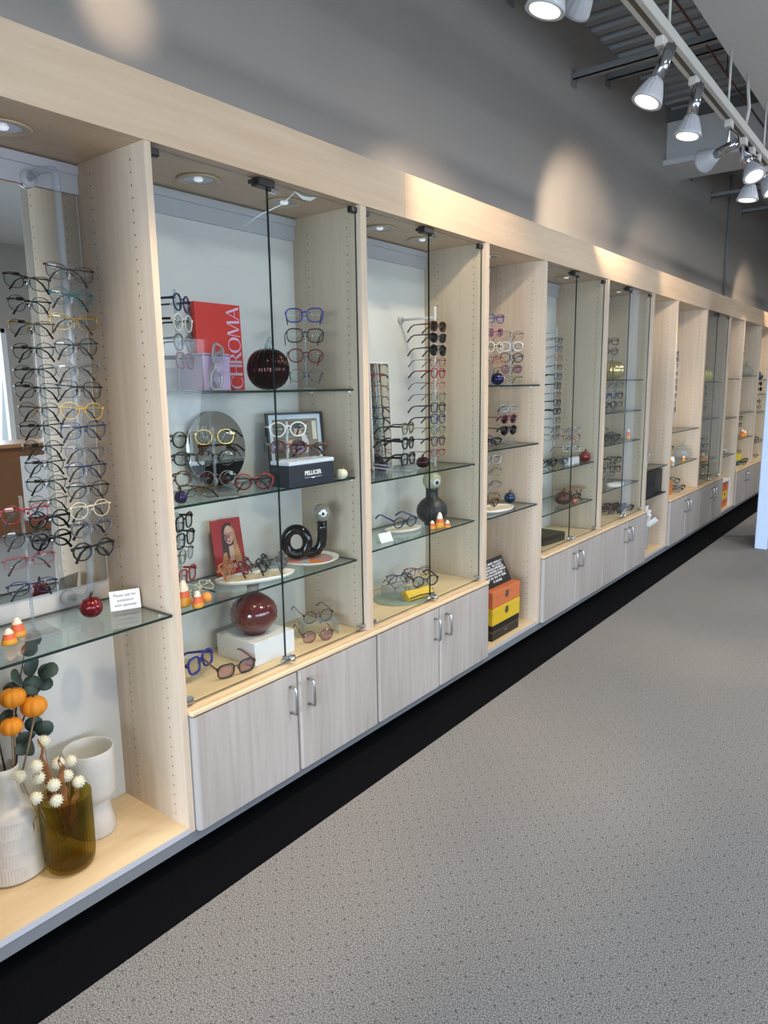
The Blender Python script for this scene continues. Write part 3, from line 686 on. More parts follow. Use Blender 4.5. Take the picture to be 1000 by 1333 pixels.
# vases
CER = mat('white_crackle_ceramic', (206, 203, 198), 0.4, var=0.08, scale=50)
va = thing('bottle_vase', 'white textured bottle vase holding orange pumpkin stems', 'vase', (-0.255, 0.838, ZB))
mb = MB(); H = 0.335; prof = [(0.0, 0), (0.075, 0.0), (0.086, 0.006)]
nz = 40
for i in range(nz + 1):
    z = 0.012 + i * (0.175 / nz); prof.append((0.089 - 0.012*(i/nz)**2, z))
prof += [(0.071, 0.198), (0.058, 0.212), (0.044, 0.226), (0.037, 0.245), (0.035, 0.27), (0.036, 0.31), (0.039, H), (0.036, H + 0.001), (0.033, H - 0.004), (0.031, 0.27), (0.033, 0.24), (0.0, 0.235)]
def ridg(t, z, q):
    if 0.012 < z < 0.187:
        row = int((z - 0.012) / 0.0438); u = ((z - 0.012) % 0.0438) / 0.0438
        a = abs(math.sin(t * 32 + row * 0.8)) ** 0.7
        e = min(1, 8 * min(u, 1 - u))
        return 1 - 0.022 * a * e
    return 1.0
mb.lathe(prof, 192, 0, None, True, caps=False, mod=ridg); mb.build('body', CER, va)
pv = thing('pedestal_vase', 'speckled white pedestal vase behind the olive glass vase', 'vase', (-0.245, 1.09, ZB))
mb = MB(); mb.lathe([(0.0, 0.0), (0.062, 0.0), (0.066, 0.006), (0.058, 0.05), (0.050, 0.1), (0.049, 0.112), (0.062, 0.122), (0.072, 0.135), (0.0745, 0.15), (0.0755, 0.22), (0.0765, 0.283), (0.0745, 0.288), (0.0715, 0.284), (0.070, 0.16), (0.06, 0.14), (0.0, 0.136)], 56, caps=False)
mb.build('body', CER, pv)
ov = thing('ribbed_glass_vase', 'olive green ribbed glass vase on the nearest bay floor', 'vase', (-0.145, 0.952, ZB))
OLIVE = clear('olive_glass', (222, 214, 146), 0.7)
mb = MB(); mb.lathe([(0.0, 0.003), (0.05, 0.001), (0.063, 0.007), (0.070, 0.022), (0.0725, 0.05), (0.0735, 0.12), (0.074, 0.225), (0.0735, 0.229), (0.0725, 0.225), (0.0715, 0.12), (0.070, 0.05), (0.066, 0.025), (0.055, 0.014), (0.0, 0.012)], 160, 0, None, True, caps=False,
                    mod=lambda t, z, q: 1 - (0.032 * abs(math.sin(t * 20)) if 0.012 < z < 0.222 and q < 7 else 0)); mb.build('body', OLIVE, ov)
# orange pumpkin picks and eucalyptus in the bottle vase
ORP = mat('paper_orange', (226, 140, 30), 0.6, var=0.12, scale=30); STK = mat('pick_stem', (150, 128, 96), 0.7, var=0.1); LEAFM = mat('eucalyptus_leaf', (62, 78, 70), 0.55, var=0.18, scale=18); TWIG = mat('dark_twig', (64, 48, 44), 0.7)
for (x, y, z, r, lb) in ((-0.235, 0.875, 0.632, 0.036, 'highest of three orange pumpkins in the bottle vase'), (-0.215, 0.922, 0.592, 0.037, 'orange pumpkin pick leaning toward the pedestal vase'), (-0.225, 0.858, 0.556, 0.032, 'lowest of three orange pumpkins in the bottle vase')):
    t = thing('pumpkin_pick', lb, 'pumpkin', (x, y, z), random.random(), 'orange pumpkin picks')
    mb = MB(); prof = [(math.sin(PI*i/12) ** 0.8 * r if 0 < i < 12 else 0, 0.78*r - 0.78*r*math.cos(PI*i/12)) for i in range(13)]
    mb.lathe(prof, 48, 0, None, True, caps=False, mod=lambda tt, zz, q: 1 - 0.1 * (1 - abs(math.sin(tt*4))) ** 1.5); mb.build('body', ORP, t)
    mb = MB(); e = Matrix.Rotation(-t.rotation_euler.z, 4, 'Z') @ Vector((-0.25 - x + 0.3*(x + 0.25), 0.85 - y + 0.3*(y - 0.85), 0.40 - z))
    mb.tube([(0, 0, 0.002), e * 0.5 + Vector((0.002, 0, 0)), e], 0.0028, 6); mb.build('stick', STK, t)
    mb = MB(); mb.tube([(0, 0, 1.5*r), (0.002, 0, 1.72*r)], 0.003, 6); mb.build('stem', TWIG, t)
def leaf_into(mb, p, d, size, up, mi=0):
    d = d.normalized(); s = d.cross(up)
    s = s.normalized() if s.length > 1e-4 else Vector((1, 0, 0)); nrm = s.cross(d)
    vs = [p + d * size * 0.5 - nrm*0.0012]; n = 12
    for k in range(n):
        a = 2*PI*k/n; vs.append(p + d * size * (0.5 - 0.5*math.cos(a)) + s * size * 0.47 * math.sin(a) + nrm * size * 0.10 * (math.sin(a) ** 2))
    top = [v + nrm*0.0012 for v in vs[1:]]
    base = len(vs); vs2 = vs + [vs[0] + nrm*0.0018] + top
    fs = [(0, 1 + (k+1) % n, 1 + k) for k in range(n)] + [(base, base + 1 + k, base + 1 + (k+1) % n) for k in range(n)] + [(1+k, 1+(k+1) % n, base+1+(k+1) % n, base+1+k) for k in range(n)]
    mb.add(vs2, fs, mi, True)
for bi, (end, lb) in enumerate((((-0.285, 0.99, 0.70), 'eucalyptus branch reaching toward the bay upright'), ((-0.275, 0.945, 0.79), 'tallest eucalyptus branch in the bottle vase'), ((-0.29, 0.80, 0.77), 'eucalyptus branch leaning out of the photo in bottle vase'), ((-0.25, 0.935, 0.52), 'shortest eucalyptus branch low beside the vase neck'))):
    t = thing('eucalyptus_branch', lb, 'branch', (-0.25, 0.85, 0.42), 0, 'eucalyptus branches')
    e = Vector(end) - Vector((-0.25, 0.85, 0.42)); pts = [Vector((0.012*math.cos(bi*1.7), 0.012*math.sin(bi*1.7), -0.03)) + e*0.0, e*0.35 + Vector((0, 0, 0.03)), e*0.7 + Vector((0, 0, 0.02)), e]
    mb = MB(); mb.tube(pts, [0.003, 0.0026, 0.002, 0.0014], 6); mb.build('stem', TWIG, t)
    mb = MB(); rnd = random.Random(40 + bi); nl = 7 if bi < 3 else 4
    for k in range(nl):
        u = 0.35 + 0.65 * (k + 1) / nl; p = e * u + Vector((0, 0, 0.02 * (1 - u)))
        d = Vector((rnd.uniform(-0.3, 1), rnd.uniform(-1, 1), rnd.uniform(-0.2, 0.7))); leaf_into(mb, p, d, rnd.uniform(0.046, 0.064), Vector((1 + rnd.uniform(-0.3, 0.3), -0.5 + rnd.uniform(-0.5, 0.5), 0.4 + rnd.uniform(-0.5, 0.5))))
    mb.build('foliage', LEAFM, t)
# dried stems in the olive vase
BALLM = mat('dried_ball', (226, 222, 200), 0.9, var=0.12, scale=200); DRY = mat('dried_leaf', (136, 88, 46), 0.7, var=0.45, scale=45); DST = mat('dried_stem', (150, 120, 74), 0.7)
bl = [(-0.10, 0.905, 0.372), (-0.14, 0.880, 0.440), (-0.18, 0.848, 0.445), (-0.15, 0.946, 0.452), (-0.17, 0.992, 0.432), (-0.14, 0.962, 0.408), (-0.19, 0.928, 0.515), (-0.13, 0.872, 0.482), (-0.12, 0.985, 0.385), (-0.115, 0.856, 0.398), (-0.105, 0.905, 0.418)]
for i, (x, y, z) in enumerate(bl):
    t = thing('ball_flower', 'white spiky dried ball flower standing in the olive glass vase', 'dried flower', (x, y, z), i * 0.7, 'white ball flowers in the olive vase')
    mb = MB(); rb = 0.0165
    mb.ball((0, 0, 0), rb, 12, 8)
    for k in range(70):
        zz = 1 - 2*(k + 0.5)/70; a = k * 2.39996; rr = math.sqrt(1 - zz*zz); d = Vector((rr*math.cos(a), rr*math.sin(a), zz))
        s1 = d.cross(Vector((0.3, 0.5, 0.81))).normalized() * 0.0017; s2 = d.cross(s1).normalized() * 0.0017
        mb.add([d*rb*0.9 + s1, d*rb*0.9 - s1*0.5 + s2, d*rb*0.9 - s1*0.5 - s2, d*rb*1.32], [(0, 1, 3), (1, 2, 3), (2, 0, 3)])
    mb.build('head', BALLM, t)
    b = Matrix.Rotation(-t.rotation_euler.z, 4, 'Z') @ (Vector((-0.145, 0.952, 0.20)) + Vector((random.uniform(-0.02, 0.02), random.uniform(-0.02, 0.02), 0)) - Vector((x, y, z)))
    mb = MB(); mb.tube([(0, 0, 0), Vector((b.x*0.3, b.y*0.3, b.z*0.45)), b], 0.0013, 5); mb.build('stem', DST, t)
for i, (end, w, lb) in enumerate((((-0.10, 0.86, 0.335), 0.03, 'brown dried leaf drooping over the olive vase rim'), ((-0.155, 0.895, 0.545), 0.02, 'tallest brown dried leaf in the olive vase'), ((-0.13, 0.94, 0.48), 0.034, 'broad brown dried leaf rising mid olive vase'), ((-0.11, 0.978, 0.39), 0.03, 'short brown dried leaf beside the white balls'), ((-0.18, 0.91, 0.47), 0.034, 'brown dried leaf toward the bottle vase neck'))):
    t = thing('dried_leaf', lb, 'dried leaf', (-0.145, 0.952, 0.22), 0, 'brown dried leaves in the olive vase')
    e = Vector(end) - Vector((-0.145, 0.952, 0.22)); mb = MB()
    if i == 0: pts = [Vector((0, 0, 0)), Vector((0.015, -0.04, 0.15)), Vector((0.03, -0.075, 0.165)), Vector((0.045, -0.11, 0.13)), Vector((0.05, -0.125, 0.09))]
    else: pts = [e*u + Vector((0.006*math.sin(u*5), 0.006*math.cos(u*6), 0)) for u in (0, 0.3, 0.6, 0.82, 1)]
    fine = []                                       # crinkled, folded blade
    for k in range(17):
        u = k/16*(len(pts)-1); a_ = min(int(u), len(pts)-2); fine.append(pts[a_].lerp(pts[a_+1], u - a_) + Vector((0.004*math.sin(k*1.9 + i), 0.004*math.sin(k*1.3 + 2*i), 0)))
    ww_ = [0.003 + w*0.72*math.sin(PI*(k/16)**0.8)*(0.8 + 0.25*math.sin(k*2.3 + i)) for k in range(17)]
    sd = Vector((0.35, 1, 0.1) if i else (0.7, 0.2, 1)).normalized(); fd = Vector((1, -0.3, 0.2)).normalized()
    vs = []; fs = []
    for p_, w_ in zip(fine, ww_):
        for q_ in (-0.5, 0.0, 0.5): vs += [p_ + sd*w_*q_ + fd*(abs(q_)*w_*0.7), p_ + sd*w_*q_ + fd*(abs(q_)*w_*0.7 + 0.0012)]
    for k in range(16):
        b_ = k*6
        for e_ in (0, 2): fs += [(b_+e_, b_+e_+2, b_+e_+8, b_+e_+6), (b_+e_+1, b_+e_+7, b_+e_+9, b_+e_+3)]
        fs += [(b_, b_+6, b_+7, b_+1), (b_+4, b_+5, b_+11, b_+10)]
    mb.add(vs, fs, 0, True); mb.build('blade', DRY, t)

# ================================================================== bay 2
z1, z2, z3, zl = 1.52, 1.168, 0.826, ZL
counter_stand(-0.215, 1.505, z1, 1.845, [1.800, 1.738, 1.676, 1.618], R(28), 'clear four-tier stand beside the red lettered board', 'the stand beside red lettered board',
              [('round', 'navy', 'thick'), ('round', 'white', 'thick', None, 'black'), ('round', 'grey', 'thick', None, 'black'), ('square', 'burgundy', 'thick', None, 'black')], 'eyeglasses beside the red lettered board')
# red lettered board
REDB = mat('red_board', (216, 44, 36), 0.45, var=0.02); LILAC = mat('lilac_print', (226, 196, 226), 0.5, var=0.02)
def serif_letters(mb, word, h, M, mi=0, t=0.0006, wid=None):
    """high-contrast serif capitals built from strokes; advances along +x, height h"""
    x = 0.0; th, tn = 0.15*h, 0.045*h
    def poly(p): mb.prism(p, t, mi, M)
    def arc(cx, rx, ry, a0, a1, w, n=22):
        P = []; Q = []
        for i in range(n + 1):
            a = a0 + (a1 - a0)*i/n; k = tn + (th - tn) * abs(math.cos(a)) ** 1.4
            P.append((cx + rx*math.cos(a), h/2 + ry*math.sin(a))); Q.append((cx + (rx - k)*math.cos(a), h/2 + (ry - max(tn, k*0.35))*math.sin(a)))
        for i in range(n): poly([P[i], P[i+1], Q[i+1], Q[i]])
    for ch in word:
        if ch == 'C':
            arc(x + 0.42*h, 0.42*h, 0.5*h, R(48), R(312), 0); poly([(x+0.70*h, 0.68*h), (x+0.735*h, 0.68*h), (x+0.735*h, 0.98*h), (x+0.70*h, 0.90*h)]); x += 0.80*h
        elif ch == 'H':
            poly([(x, 0), (x+th, 0), (x+th, h), (x, h)]); poly([(x+0.5*h, 0), (x+0.5*h+th, 0), (x+0.5*h+th, h), (x+0.5*h, h)]); poly([(x+th, 0.48*h), (x+0.5*h, 0.48*h), (x+0.5*h, 0.48*h+tn), (x+th, 0.48*h+tn)])
            x += 0.5*h + th + 0.07*h
        elif ch == 'R':
            poly([(x, 0), (x+th, 0), (x+th, h), (x, h)])
            P = [(x+th + 0.36*h*math.cos(a), 0.735*h + 0.265*h*math.sin(a)) for a in [R(-90 + 12*i) for i in range(16)]]; Q = [(x+th + 0.36*h*math.cos(a) - (tn + (th-tn)*max(0, math.cos(a))) * max(0, math.cos(a)), 0.735*h + (0.265*h - tn)*math.sin(a)) for a in [R(-90 + 12*i) for i in range(16)]]
            for i in range(15): poly([P[i], P[i+1], Q[i+1], Q[i]])
            poly([(x+th+0.05*h, 0.47*h), (x+th+0.22*h, 0.47*h), (x+th+0.52*h, 0), (x+th+0.34*h, 0)]); x += 0.60*h
        elif ch == 'O':
            arc(x + 0.46*h, 0.46*h, 0.5*h, 0, 2*PI, 0, 36); x += 0.95*h
        elif ch == 'M':
            poly([(x, 0), (x+tn, 0), (x+0.10*h+tn, h), (x+0.10*h, h)]); poly([(x+0.10*h, h), (x+0.10*h+th, h), (x+0.44*h+th*0.3, 0.05*h), (x+0.44*h-th*0.3, 0.05*h)])
            poly([(x+0.44*h-tn*0.3, 0.08*h), (x+0.44*h+tn, 0.08*h), (x+0.78*h, h), (x+0.78*h-tn, h)]); poly([(x+0.74*h, h), (x+0.78*h+th*0.6, h), (x+0.86*h+th*0.6, 0), (x+0.86*h-th*0.4, 0)]); x += 0.98*h
        elif ch == 'A':
            poly([(x, 0), (x+tn, 0), (x+0.40*h, h), (x+0.40*h-tn, h)]); poly([(x+0.36*h-tn, h), (x+0.36*h+th*0.5, h), (x+0.72*h+th*0.3, 0), (x+0.72*h-th*0.7, 0)]); poly([(x+0.12*h, 0.32*h), (x+0.58*h, 0.32*h), (x+0.57*h, 0.32*h+tn), (x+0.13*h, 0.32*h+tn)]); x += 0.80*h
    return x
bd = thing('lettered_board', 'red board with lilac lettering standing on top glass shelf', 'sign', (-0.318, 1.768, z1 + 0.001), R(0), ry=R(-2))
mb = MB(); mb.box((-0.009, -0.105, 0), (0.009, 0.105, 0.312)); mb.build('board', REDB, bd)
mb = MB(); M0 = Matrix(((0, 0, 1, 0.0092), (0, -1, 0, 0.103), (1, 0, 0, 0.004), (0, 0, 0, 1)))
tmp = MB(); Lw = serif_letters(tmp, 'CHROMA', 0.06, Matrix.Identity(4))
# reads upwards: letter x -> +z, letter up -> -y
serif_letters(mb, 'CHROMA', 0.06, Matrix(((0, 0, 1, 0.0092), (0, -1, 0, 0.098), (0.304 / Lw, 0, 0, 0.004), (0, 0, 0, 1))))
mb.build('lettering', LILAC, bd)
LAV = mat('lavender_paper', (178, 160, 196), 0.55, var=0.03)
bx = box_thing('lavender_box', (-0.288, 1.567, z1), (-0.165, 1.682, z1 + 0.125), 'lavender paper box in front of the red lettered board', 'box', LAV, lidz=z1 + 0.118)
mb = MB(); text_into(mb, 'N', 0.022, Matrix(((0, 0, 1, -0.1648), (1, 0, 0, 1.652), (0, 1, 0, z1 + 0.06), (0, 0, 0, 1))), ext=0.0002); mb.build('print', mat('pink_print', (206, 128, 150), 0.6), bx, True)
glasses((-0.135, 1.602, z1 + 0.070), 'clear folded eyeglasses standing on end against the lavender box', 'square', 'clear', 'bold', True, R(10), rx=R(80), tip=False)
STEMG = clear('glass_stem', (200, 214, 206), 1.0, milk=0.2)
pk = pumpkin((-0.105, 1.805, z1), 0.076, 0.146, 'glossy black red ribbed pumpkin with clear glass stem', (58, 16, 20), ribs=18, rough=0.06, name='glass_pumpkin', stemmat=STEMG, depth=0.06, bodymat=mat('mercury_black', (44, 16, 18), 0.10, metal=0.8, var=0.75, scale=190))
counter_stand(-0.165, 2.06, z1, 1.80, [1.798, 1.723, 1.647, 1.572], R(-42), 'clear four-tier stand beside the black ribbed pumpkin', 'the stand beside black ribbed pumpkin',
              [('square', 'blue', 'thick', None, 'blue'), ('square', 'black', 'thick'), ('panto', 'burgundy', 'thick'), ('panto', 'navy', 'thin', None, 'orange')], 'eyeglasses beside the black ribbed pumpkin', tags=0.0)
# second shelf
rm = thing('round_mirror', 'round tabletop mirror leaning at the back of glass shelf', 'mirror', (-0.315, 1.73, z2 + 0.0005), 0, ry=R(-3))
mb = MB(); mb.lathe([(0.0, 0.0), (0.135, 0.0), (0.138, 0.002), (0.138, 0.005), (0.0, 0.005)], 64, 0, Tr(0, 0, 0.139, ry=R(90)), False, caps=False); mb.build('mirror_disc', MIRROR, rm)
mb = MB(); mb.tube([(-0.003, 0.0, 0.10), (-0.03, 0.0, 0.010)], 0.004, 8); mb.build('prop', CHROME, rm)
counter_stand(-0.115, 1.55, z2, 1.40, [1.370, 1.300, 1.232], R(-25), 'clear three-tier stand before the round mirror', 'the stand before the round mirror',
              [('panto', 'gold', 'thin'), ('round', 'black', 'thick'), ('round', 'grey', 'thin')], 'eyeglasses before the round mirror', base=(0.13, 0.12), tags=1.0)
counter_stand(-0.235, 1.45, z2, 1.39, [1.362, 1.300, 1.232], R(-5), 'clear stand close to the upright on the round mirror shelf', 'the stand nearest the upright, round mirror shelf',
              [('round', 'black', 'thick'), ('oval', 'black', 'thick'), ('panto', 'tortoise', 'thick')], 'eyeglasses beside the upright on the mirror shelf')
pumpkin((-0.085, 1.385, z2), 0.02, 0.034, 'tiny purple pumpkin at the shelf edge below the stands', (46, 30, 84))
glasses((-0.10, 1.465, z2 + 0.021), 'gold folded eyeglasses lying at the shelf edge before round mirror', 'panto', 'gold', 'thin', True, R(-60), ry=R(28))
glasses((-0.115, 1.725, z2 + 0.046), 'bright red round eyeglasses standing between round mirror and black box', 'round', 'red', 'thick', False, R(-40), tip=False)
glasses((-0.078, 1.685, z2 + 0.024), 'thin black round eyeglasses lying under the red pair', 'round', 'black', 'thin', True, R(-40), ry=R(18))
NAVYB = mat('blue_black_box', (34, 40, 54), 0.5, var=0.04)
pb = box_thing('branded_box', (-0.125, 1.815, z2), (-0.028, 2.055, z2 + 0.095), 'dark blue box with pale lid and white lettering', 'box', NAVYB, lidz=z2 + 0.080, lidm=mat('pale_blue_lid', (206, 216, 230), 0.5))
mb = MB(); fm = Matrix(((0, 0, 1, -0.0275), (1, 0, 0, 1.937), (0, 1, 0, z2 + 0.047), (0, 0, 0, 1)))
text_into(mb, 'PELLICER', 0.022, fm, ext=0.0003, bold=0.0006)
for a, b in ((-0.045, -0.02), (0.02, 0.045)): mb.box((a, -0.0165, 0), (b, -0.0155, 0.0004), M=fm)
mb.prism([(-0.018, -0.0155), (0.018, -0.0155), (0.006, -0.0185), (0, -0.021), (-0.006, -0.0185)], 0.0004, 0, fm); mb.build('lettering', PAPER, pb, True)
fp = thing('framed_photo', 'black framed photo of a person in cap behind the box', 'picture', (-0.235, 2.075, z2 + 0.001), R(-18), ry=R(-7))
mb = MB(); W, H_ = 0.125, 0.262
for lo, hi in (((-W, 0), (W, 0.008)), ((-W, H_ - 0.008), (W, H_)), ((-W, 0.008), (-W + 0.008, H_ - 0.008)), ((W - 0.008, 0.008), (W, H_ - 0.008))): mb.box((-0.008, lo[0], lo[1]), (0.008, hi[0], hi[1]))
mb.build('picture_frame', BLACKP, fp)
mb = MB(); mb.box((-0.007, -W + 0.008, 0.008), (0.003, W - 0.008, H_ - 0.008)); mb.build('mount', mat('pale_mount', (198, 210, 226), 0.6), fp)
pm = [mat('photo_wall', (128, 118, 106), 0.5, var=0.1), mat('photo_plank', (86, 78, 70), 0.5), mat('photo_vest', (92, 92, 92), 0.5), mat('photo_shirt', (196, 196, 206), 0.5, var=0.08), mat('photo_skin', (206, 170, 152), 0.5), mat('photo_cap', (66, 72, 84), 0.5), mat('photo_dark', (70, 70, 66), 0.5), mat('photo_trousers', (150, 126, 104), 0.5), mat('photo_light', (214, 208, 196), 0.5)]
mb = MB(); FMx = Matrix(((0, 0, 1, 0.0032), (1, 0, 0, 0), (0, 1, 0, 0.131), (0, 0, 0, 1)))
w, h = W - 0.024, 0.131 - 0.026
mb.prism([(-w, -h), (w, -h), (w, h), (-w, h)], 0.0003, 0, FMx)
for i in range(7): mb.prism([(-w, h - 0.016 - i*0.016), (w*0.6, h - 0.016 - i*0.016), (w*0.6, h - 0.012 - i*0.016), (-w, h - 0.012 - i*0.016)], 0.0005, 1, FMx)
mb.prism([(w*0.5, -h), (w, -h), (w, -0.01), (w*0.5, -0.01)], 0.0005, 6, FMx); mb.prism([(-w, -h), (0, -h), (0, -0.03), (-w, -0.012)], 0.0005, 6, FMx); mb.prism([(w*0.76, 0.02), (w*0.95, 0.02), (w*0.95, h*0.9), (w*0.76, h*0.9)], 0.0005, 8, FMx)
E_ = lambda cx, cy, rx, ry, n=18: [(cx + rx*math.cos(2*PI*k/n), cy + ry*math.sin(2*PI*k/n)) for k in range(n)]
mb.prism([(-0.012, -0.03), (0.0, 0.03), (0.02, 0.052), (0.04, 0.045), (0.052, 0.015), (0.045, -0.045), (0.0, -0.05)], 0.0007, 2, FMx)
mb.prism([(0.022, 0.04), (0.042, 0.044), (0.056, 0.012), (0.05, -0.03), (0.02, -0.042), (-0.008, -0.036), (-0.006, -0.024), (0.022, -0.02), (0.032, 0.0)], 0.0009, 3, FMx)
mb.prism([(0.0, -0.05), (0.048, -0.045), (0.044, -h), (0.004, -h)], 0.0007, 7, FMx); mb.prism(E_(0.008, 0.056, 0.014, 0.019), 0.0009, 4, FMx); mb.prism([(0.014, 0.05), (0.026, 0.062), (0.028, 0.042), (0.012, 0.034)], 0.0008, 4, FMx)
mb.prism([(-0.016, 0.066), (-0.004, 0.084), (0.014, 0.09), (0.028, 0.083), (0.03, 0.07), (0.004, 0.064)], 0.0011, 5, FMx); mb.prism(E_(-0.014, -0.026, 0.012, 0.008), 0.001, 4, FMx); mb.prism(E_(-0.026, 0.006, 0.012, 0.016), 0.0008, 4, FMx)
mb.build('photo_print', pm, fp)
ws = counter_stand(-0.075, 1.855, z2 + 0.095, 1.405, [1.378, 1.312], R(-35), 'white two-tier stand on the dark blue box', 'the white stand atop dark blue box', [('panto', 'white', 'thick'), ('panto', 'tortoise', 'thick', 'violet')], 'eyeglasses on the white stand', base=(0.06, 0.07), rmat=ACRW, tags=0)
glasses((-0.09, 1.985, z2 + 0.116), 'brown folded eyeglasses resting on the lid of dark blue box', 'oval', 'brown', 'thick', True, R(-40), ry=R(20))
pumpkin((-0.050, 2.125, z2), 0.0235, 0.034, 'small cream pumpkin beside the dark blue box', (222, 214, 190), ribs=9, rough=0.5, stem=(96, 84, 52), depth=0.08)
# third shelf
counter_stand(-0.235, 1.475, z3, 1.12, [1.088, 1.030, 0.976, 0.905], R(30), 'clear four-tier stand beside the small red portrait card', 'the stand beside the red portrait card',
              [('square', 'black', 'thick'), ('square', 'black', 'thick'), ('panto', 'silver', 'thin', None, 'burgundy'), ('square', 'red', 'thick')], 'eyeglasses beside the red portrait card', tags=0.8)
card = thing('portrait_card', 'red card with long-haired person in glasses and white lettering', 'picture', (-0.285, 1.745, z3), R(-4), ry=R(-9))
mb = MB(); mb.box((-0.002, -0.068, 0), (0.002, 0.068, 0.215)); mb.build('card', mat('deep_red_card', (158, 30, 34), 0.45, var=0.04), card)
mb = MB(); FMx = Matrix(((0, 0, 1, 0.0021), (1, 0, 0, 0.004), (0, 1, 0, 0.108), (0, 0, 0, 1)))
pm = [mat('hair_dark', (58, 34, 30), 0.5, var=0.15), mat('hair_blonde', (186, 138, 92), 0.5, var=0.2, scale=150), mat('portrait_skin', (204, 160, 146), 0.5, var=0.05), mat('portrait_shade', (120, 70, 66), 0.5), mat('portrait_lip', (160, 36, 48), 0.5), mat('portrait_frame', (92, 40, 40), 0.5), REDB]
mb.prism([(-0.024, 0.075), (-0.008, 0.092), (0.014, 0.092), (0.028, 0.07), (0.034, 0.02), (0.046, -0.05), (0.04, -0.075), (0.02, -0.07), (-0.036, -0.02), (-0.03, 0.04)], 0.0003, 0, FMx)
mb.prism([(0.018, 0.084), (0.03, 0.06), (0.036, 0.01), (0.05, -0.05), (0.046, -0.085), (0.024, -0.09), (0.018, -0.03), (0.022, 0.03)], 0.0005, 1, FMx)
mb.prism([(-0.03, -0.02), (-0.016, -0.02), (-0.014, -0.10), (-0.05, -0.105), (-0.042, -0.06)], 0.0005, 1, FMx)
mb.prism([(-0.004, 0.0), (0.018, 0.005), (0.018, -0.055), (-0.004, -0.055)], 0.0005, 2, FMx)
mb.prism(E_(0.003, 0.045, 0.021, 0.036), 0.0007, 2, FMx); mb.prism([(-0.018, 0.05), (-0.006, 0.045), (-0.006, 0.02), (-0.012, 0.022)], 0.0009, 3, FMx)
mb.prism(E_(0.003, 0.02, 0.006, 0.003), 0.0009, 4, FMx); mb.prism([(-0.004, 0.036), (0.002, 0.03), (0.006, 0.034), (0.003, 0.05)], 0.0009, 3, FMx)
for cx in (-0.007, 0.013):
    for k in range(14):
        a0, a1 = 2*PI*k/14, 2*PI*(k+1)/14
        mb.prism([(cx + 0.0085*math.cos(a), 0.047 + 0.0075*math.sin(a)) for a in (a0, a1)] + [(cx + 0.0072*math.cos(a), 0.047 + 0.0062*math.sin(a)) for a in (a1, a0)], 0.0011, 5, FMx)
    mb.prism(E_(cx, 0.047, 0.003, 0.0018, 10), 0.0010, 0, FMx)
mb.build('portrait_print', pm, card)
mb = MB(); lw = serif_letters(tmp, 'CHROMA', 0.02, Matrix.Identity(4)); S_ = 0.078 / lw
serif_letters(mb, 'CHROMA', 0.02, Matrix(((0, 0, 1, 0.0033), (S_, 0, 0, -0.034), (0, 1, 0, 0.022), (0, 0, 0, 1))), t=0.0003); mb.build('lettering', mat('pale_print', (236, 214, 220), 0.5), card)
CREAMP = mat('cream_tray', (224, 212, 180), 0.45, var=0.05); WHITEC = mat('white_ceramic', (226, 226, 224), 0.3, var=0.02)
def oval_tray(loc, rx_, ry_, rz, label, m1, m2, h=0.018):
    t = thing('oval_tray', label, 'tray', loc, rz, 'oval display trays')
    S = Matrix.Diagonal((rx_, ry_, 1, 1))
    mb = MB(); mb.lathe([(0.0, 0.0), (0.86, 0.0), (0.95, h*0.35), (1.0, h), (0.975, h + 0.001), (0.93, h*0.6), (0.9, h*0.55), (0.0, h*0.55)], 56, 0, S, True, caps=False); mb.build('rim_body', m2, t)
    mb = MB(); mb.lathe([(0.0, h*0.56), (0.895, h*0.56), (0.895, h*0.62), (0.0, h*0.62)], 56, 0, S, False, caps=False); mb.build('inlay', m1, t)
    TOPS.append((loc[0], loc[1], max(rx_, ry_), loc[2] + h + 0.001))
    return t
oval_tray((-0.155, 1.745, z3), 0.065, 0.155, R(-22), 'oval cream tray with four glasses before the portrait card', CREAMP, WHITEC)
for i, (c, sh, lb) in enumerate((('orange', 'square', 'orange brown square folded eyeglasses on the oval cream tray'), ('burgundy', 'panto', 'burgundy eyeglasses, second along the oval cream tray'), ('black', 'square', 'black square folded eyeglasses on the oval cream tray'), ('grey', 'square', 'grey blue eyeglasses farthest along the oval cream tray'))):
    u = -0.105 + 0.07*i; x = -0.155 - u*math.sin(R(-22)); y = 1.745 + u*math.cos(R(-22))
    glasses((x, y, z3 + 0.034), lb, sh, c, 'thick', True, R(35), ry=R(-35), tip=False)
candy_corn((-0.105, 1.385, z3), 0.029, 0.088, 'large candy corn at the edge of the portrait card shelf', R(20)); candy_corn((-0.055, 1.402, z3), 0.022, 0.056, 'small candy corn beside the orange ball', R(10))
ob = thing('orange_ball', 'small orange ball ornament next to the candy corn', 'ornament', (-0.068, 1.447, z3)); mb = MB(); mb.ball((0, 0, 0.019), 0.019, 20, 12); mb.build('ball', mat('orange_glitter', (226, 148, 70), 0.5, var=0.2, scale=200), ob)
glasses((-0.15, 1.485, z3 + 0.022), 'cream folded eyeglasses lying behind the candy corn', 'round', 'cream', 'thin', True, R(10), ry=R(-60))
t = thing('art_plate', 'round plate with pink and orange pattern under black sculpture', 'plate', (-0.17, 2.045, z3 + 0.004))
mb = MB(); mb.lathe([(0.0, 0.0), (0.07, 0.0), (0.10, 0.008), (0.122, 0.018), (0.124, 0.021), (0.12, 0.022), (0.1, 0.014), (0.0, 0.011)], 56, caps=False); mb.build('dish', WHITEC, t)
mb = MB(); S2 = [mat('plate_pink', (196, 128, 132), 0.35, var=0.3, scale=30), mat('plate_orange', (204, 124, 54), 0.35, var=0.3, scale=30), mat('plate_grey', (160, 166, 172), 0.35, var=0.2)]
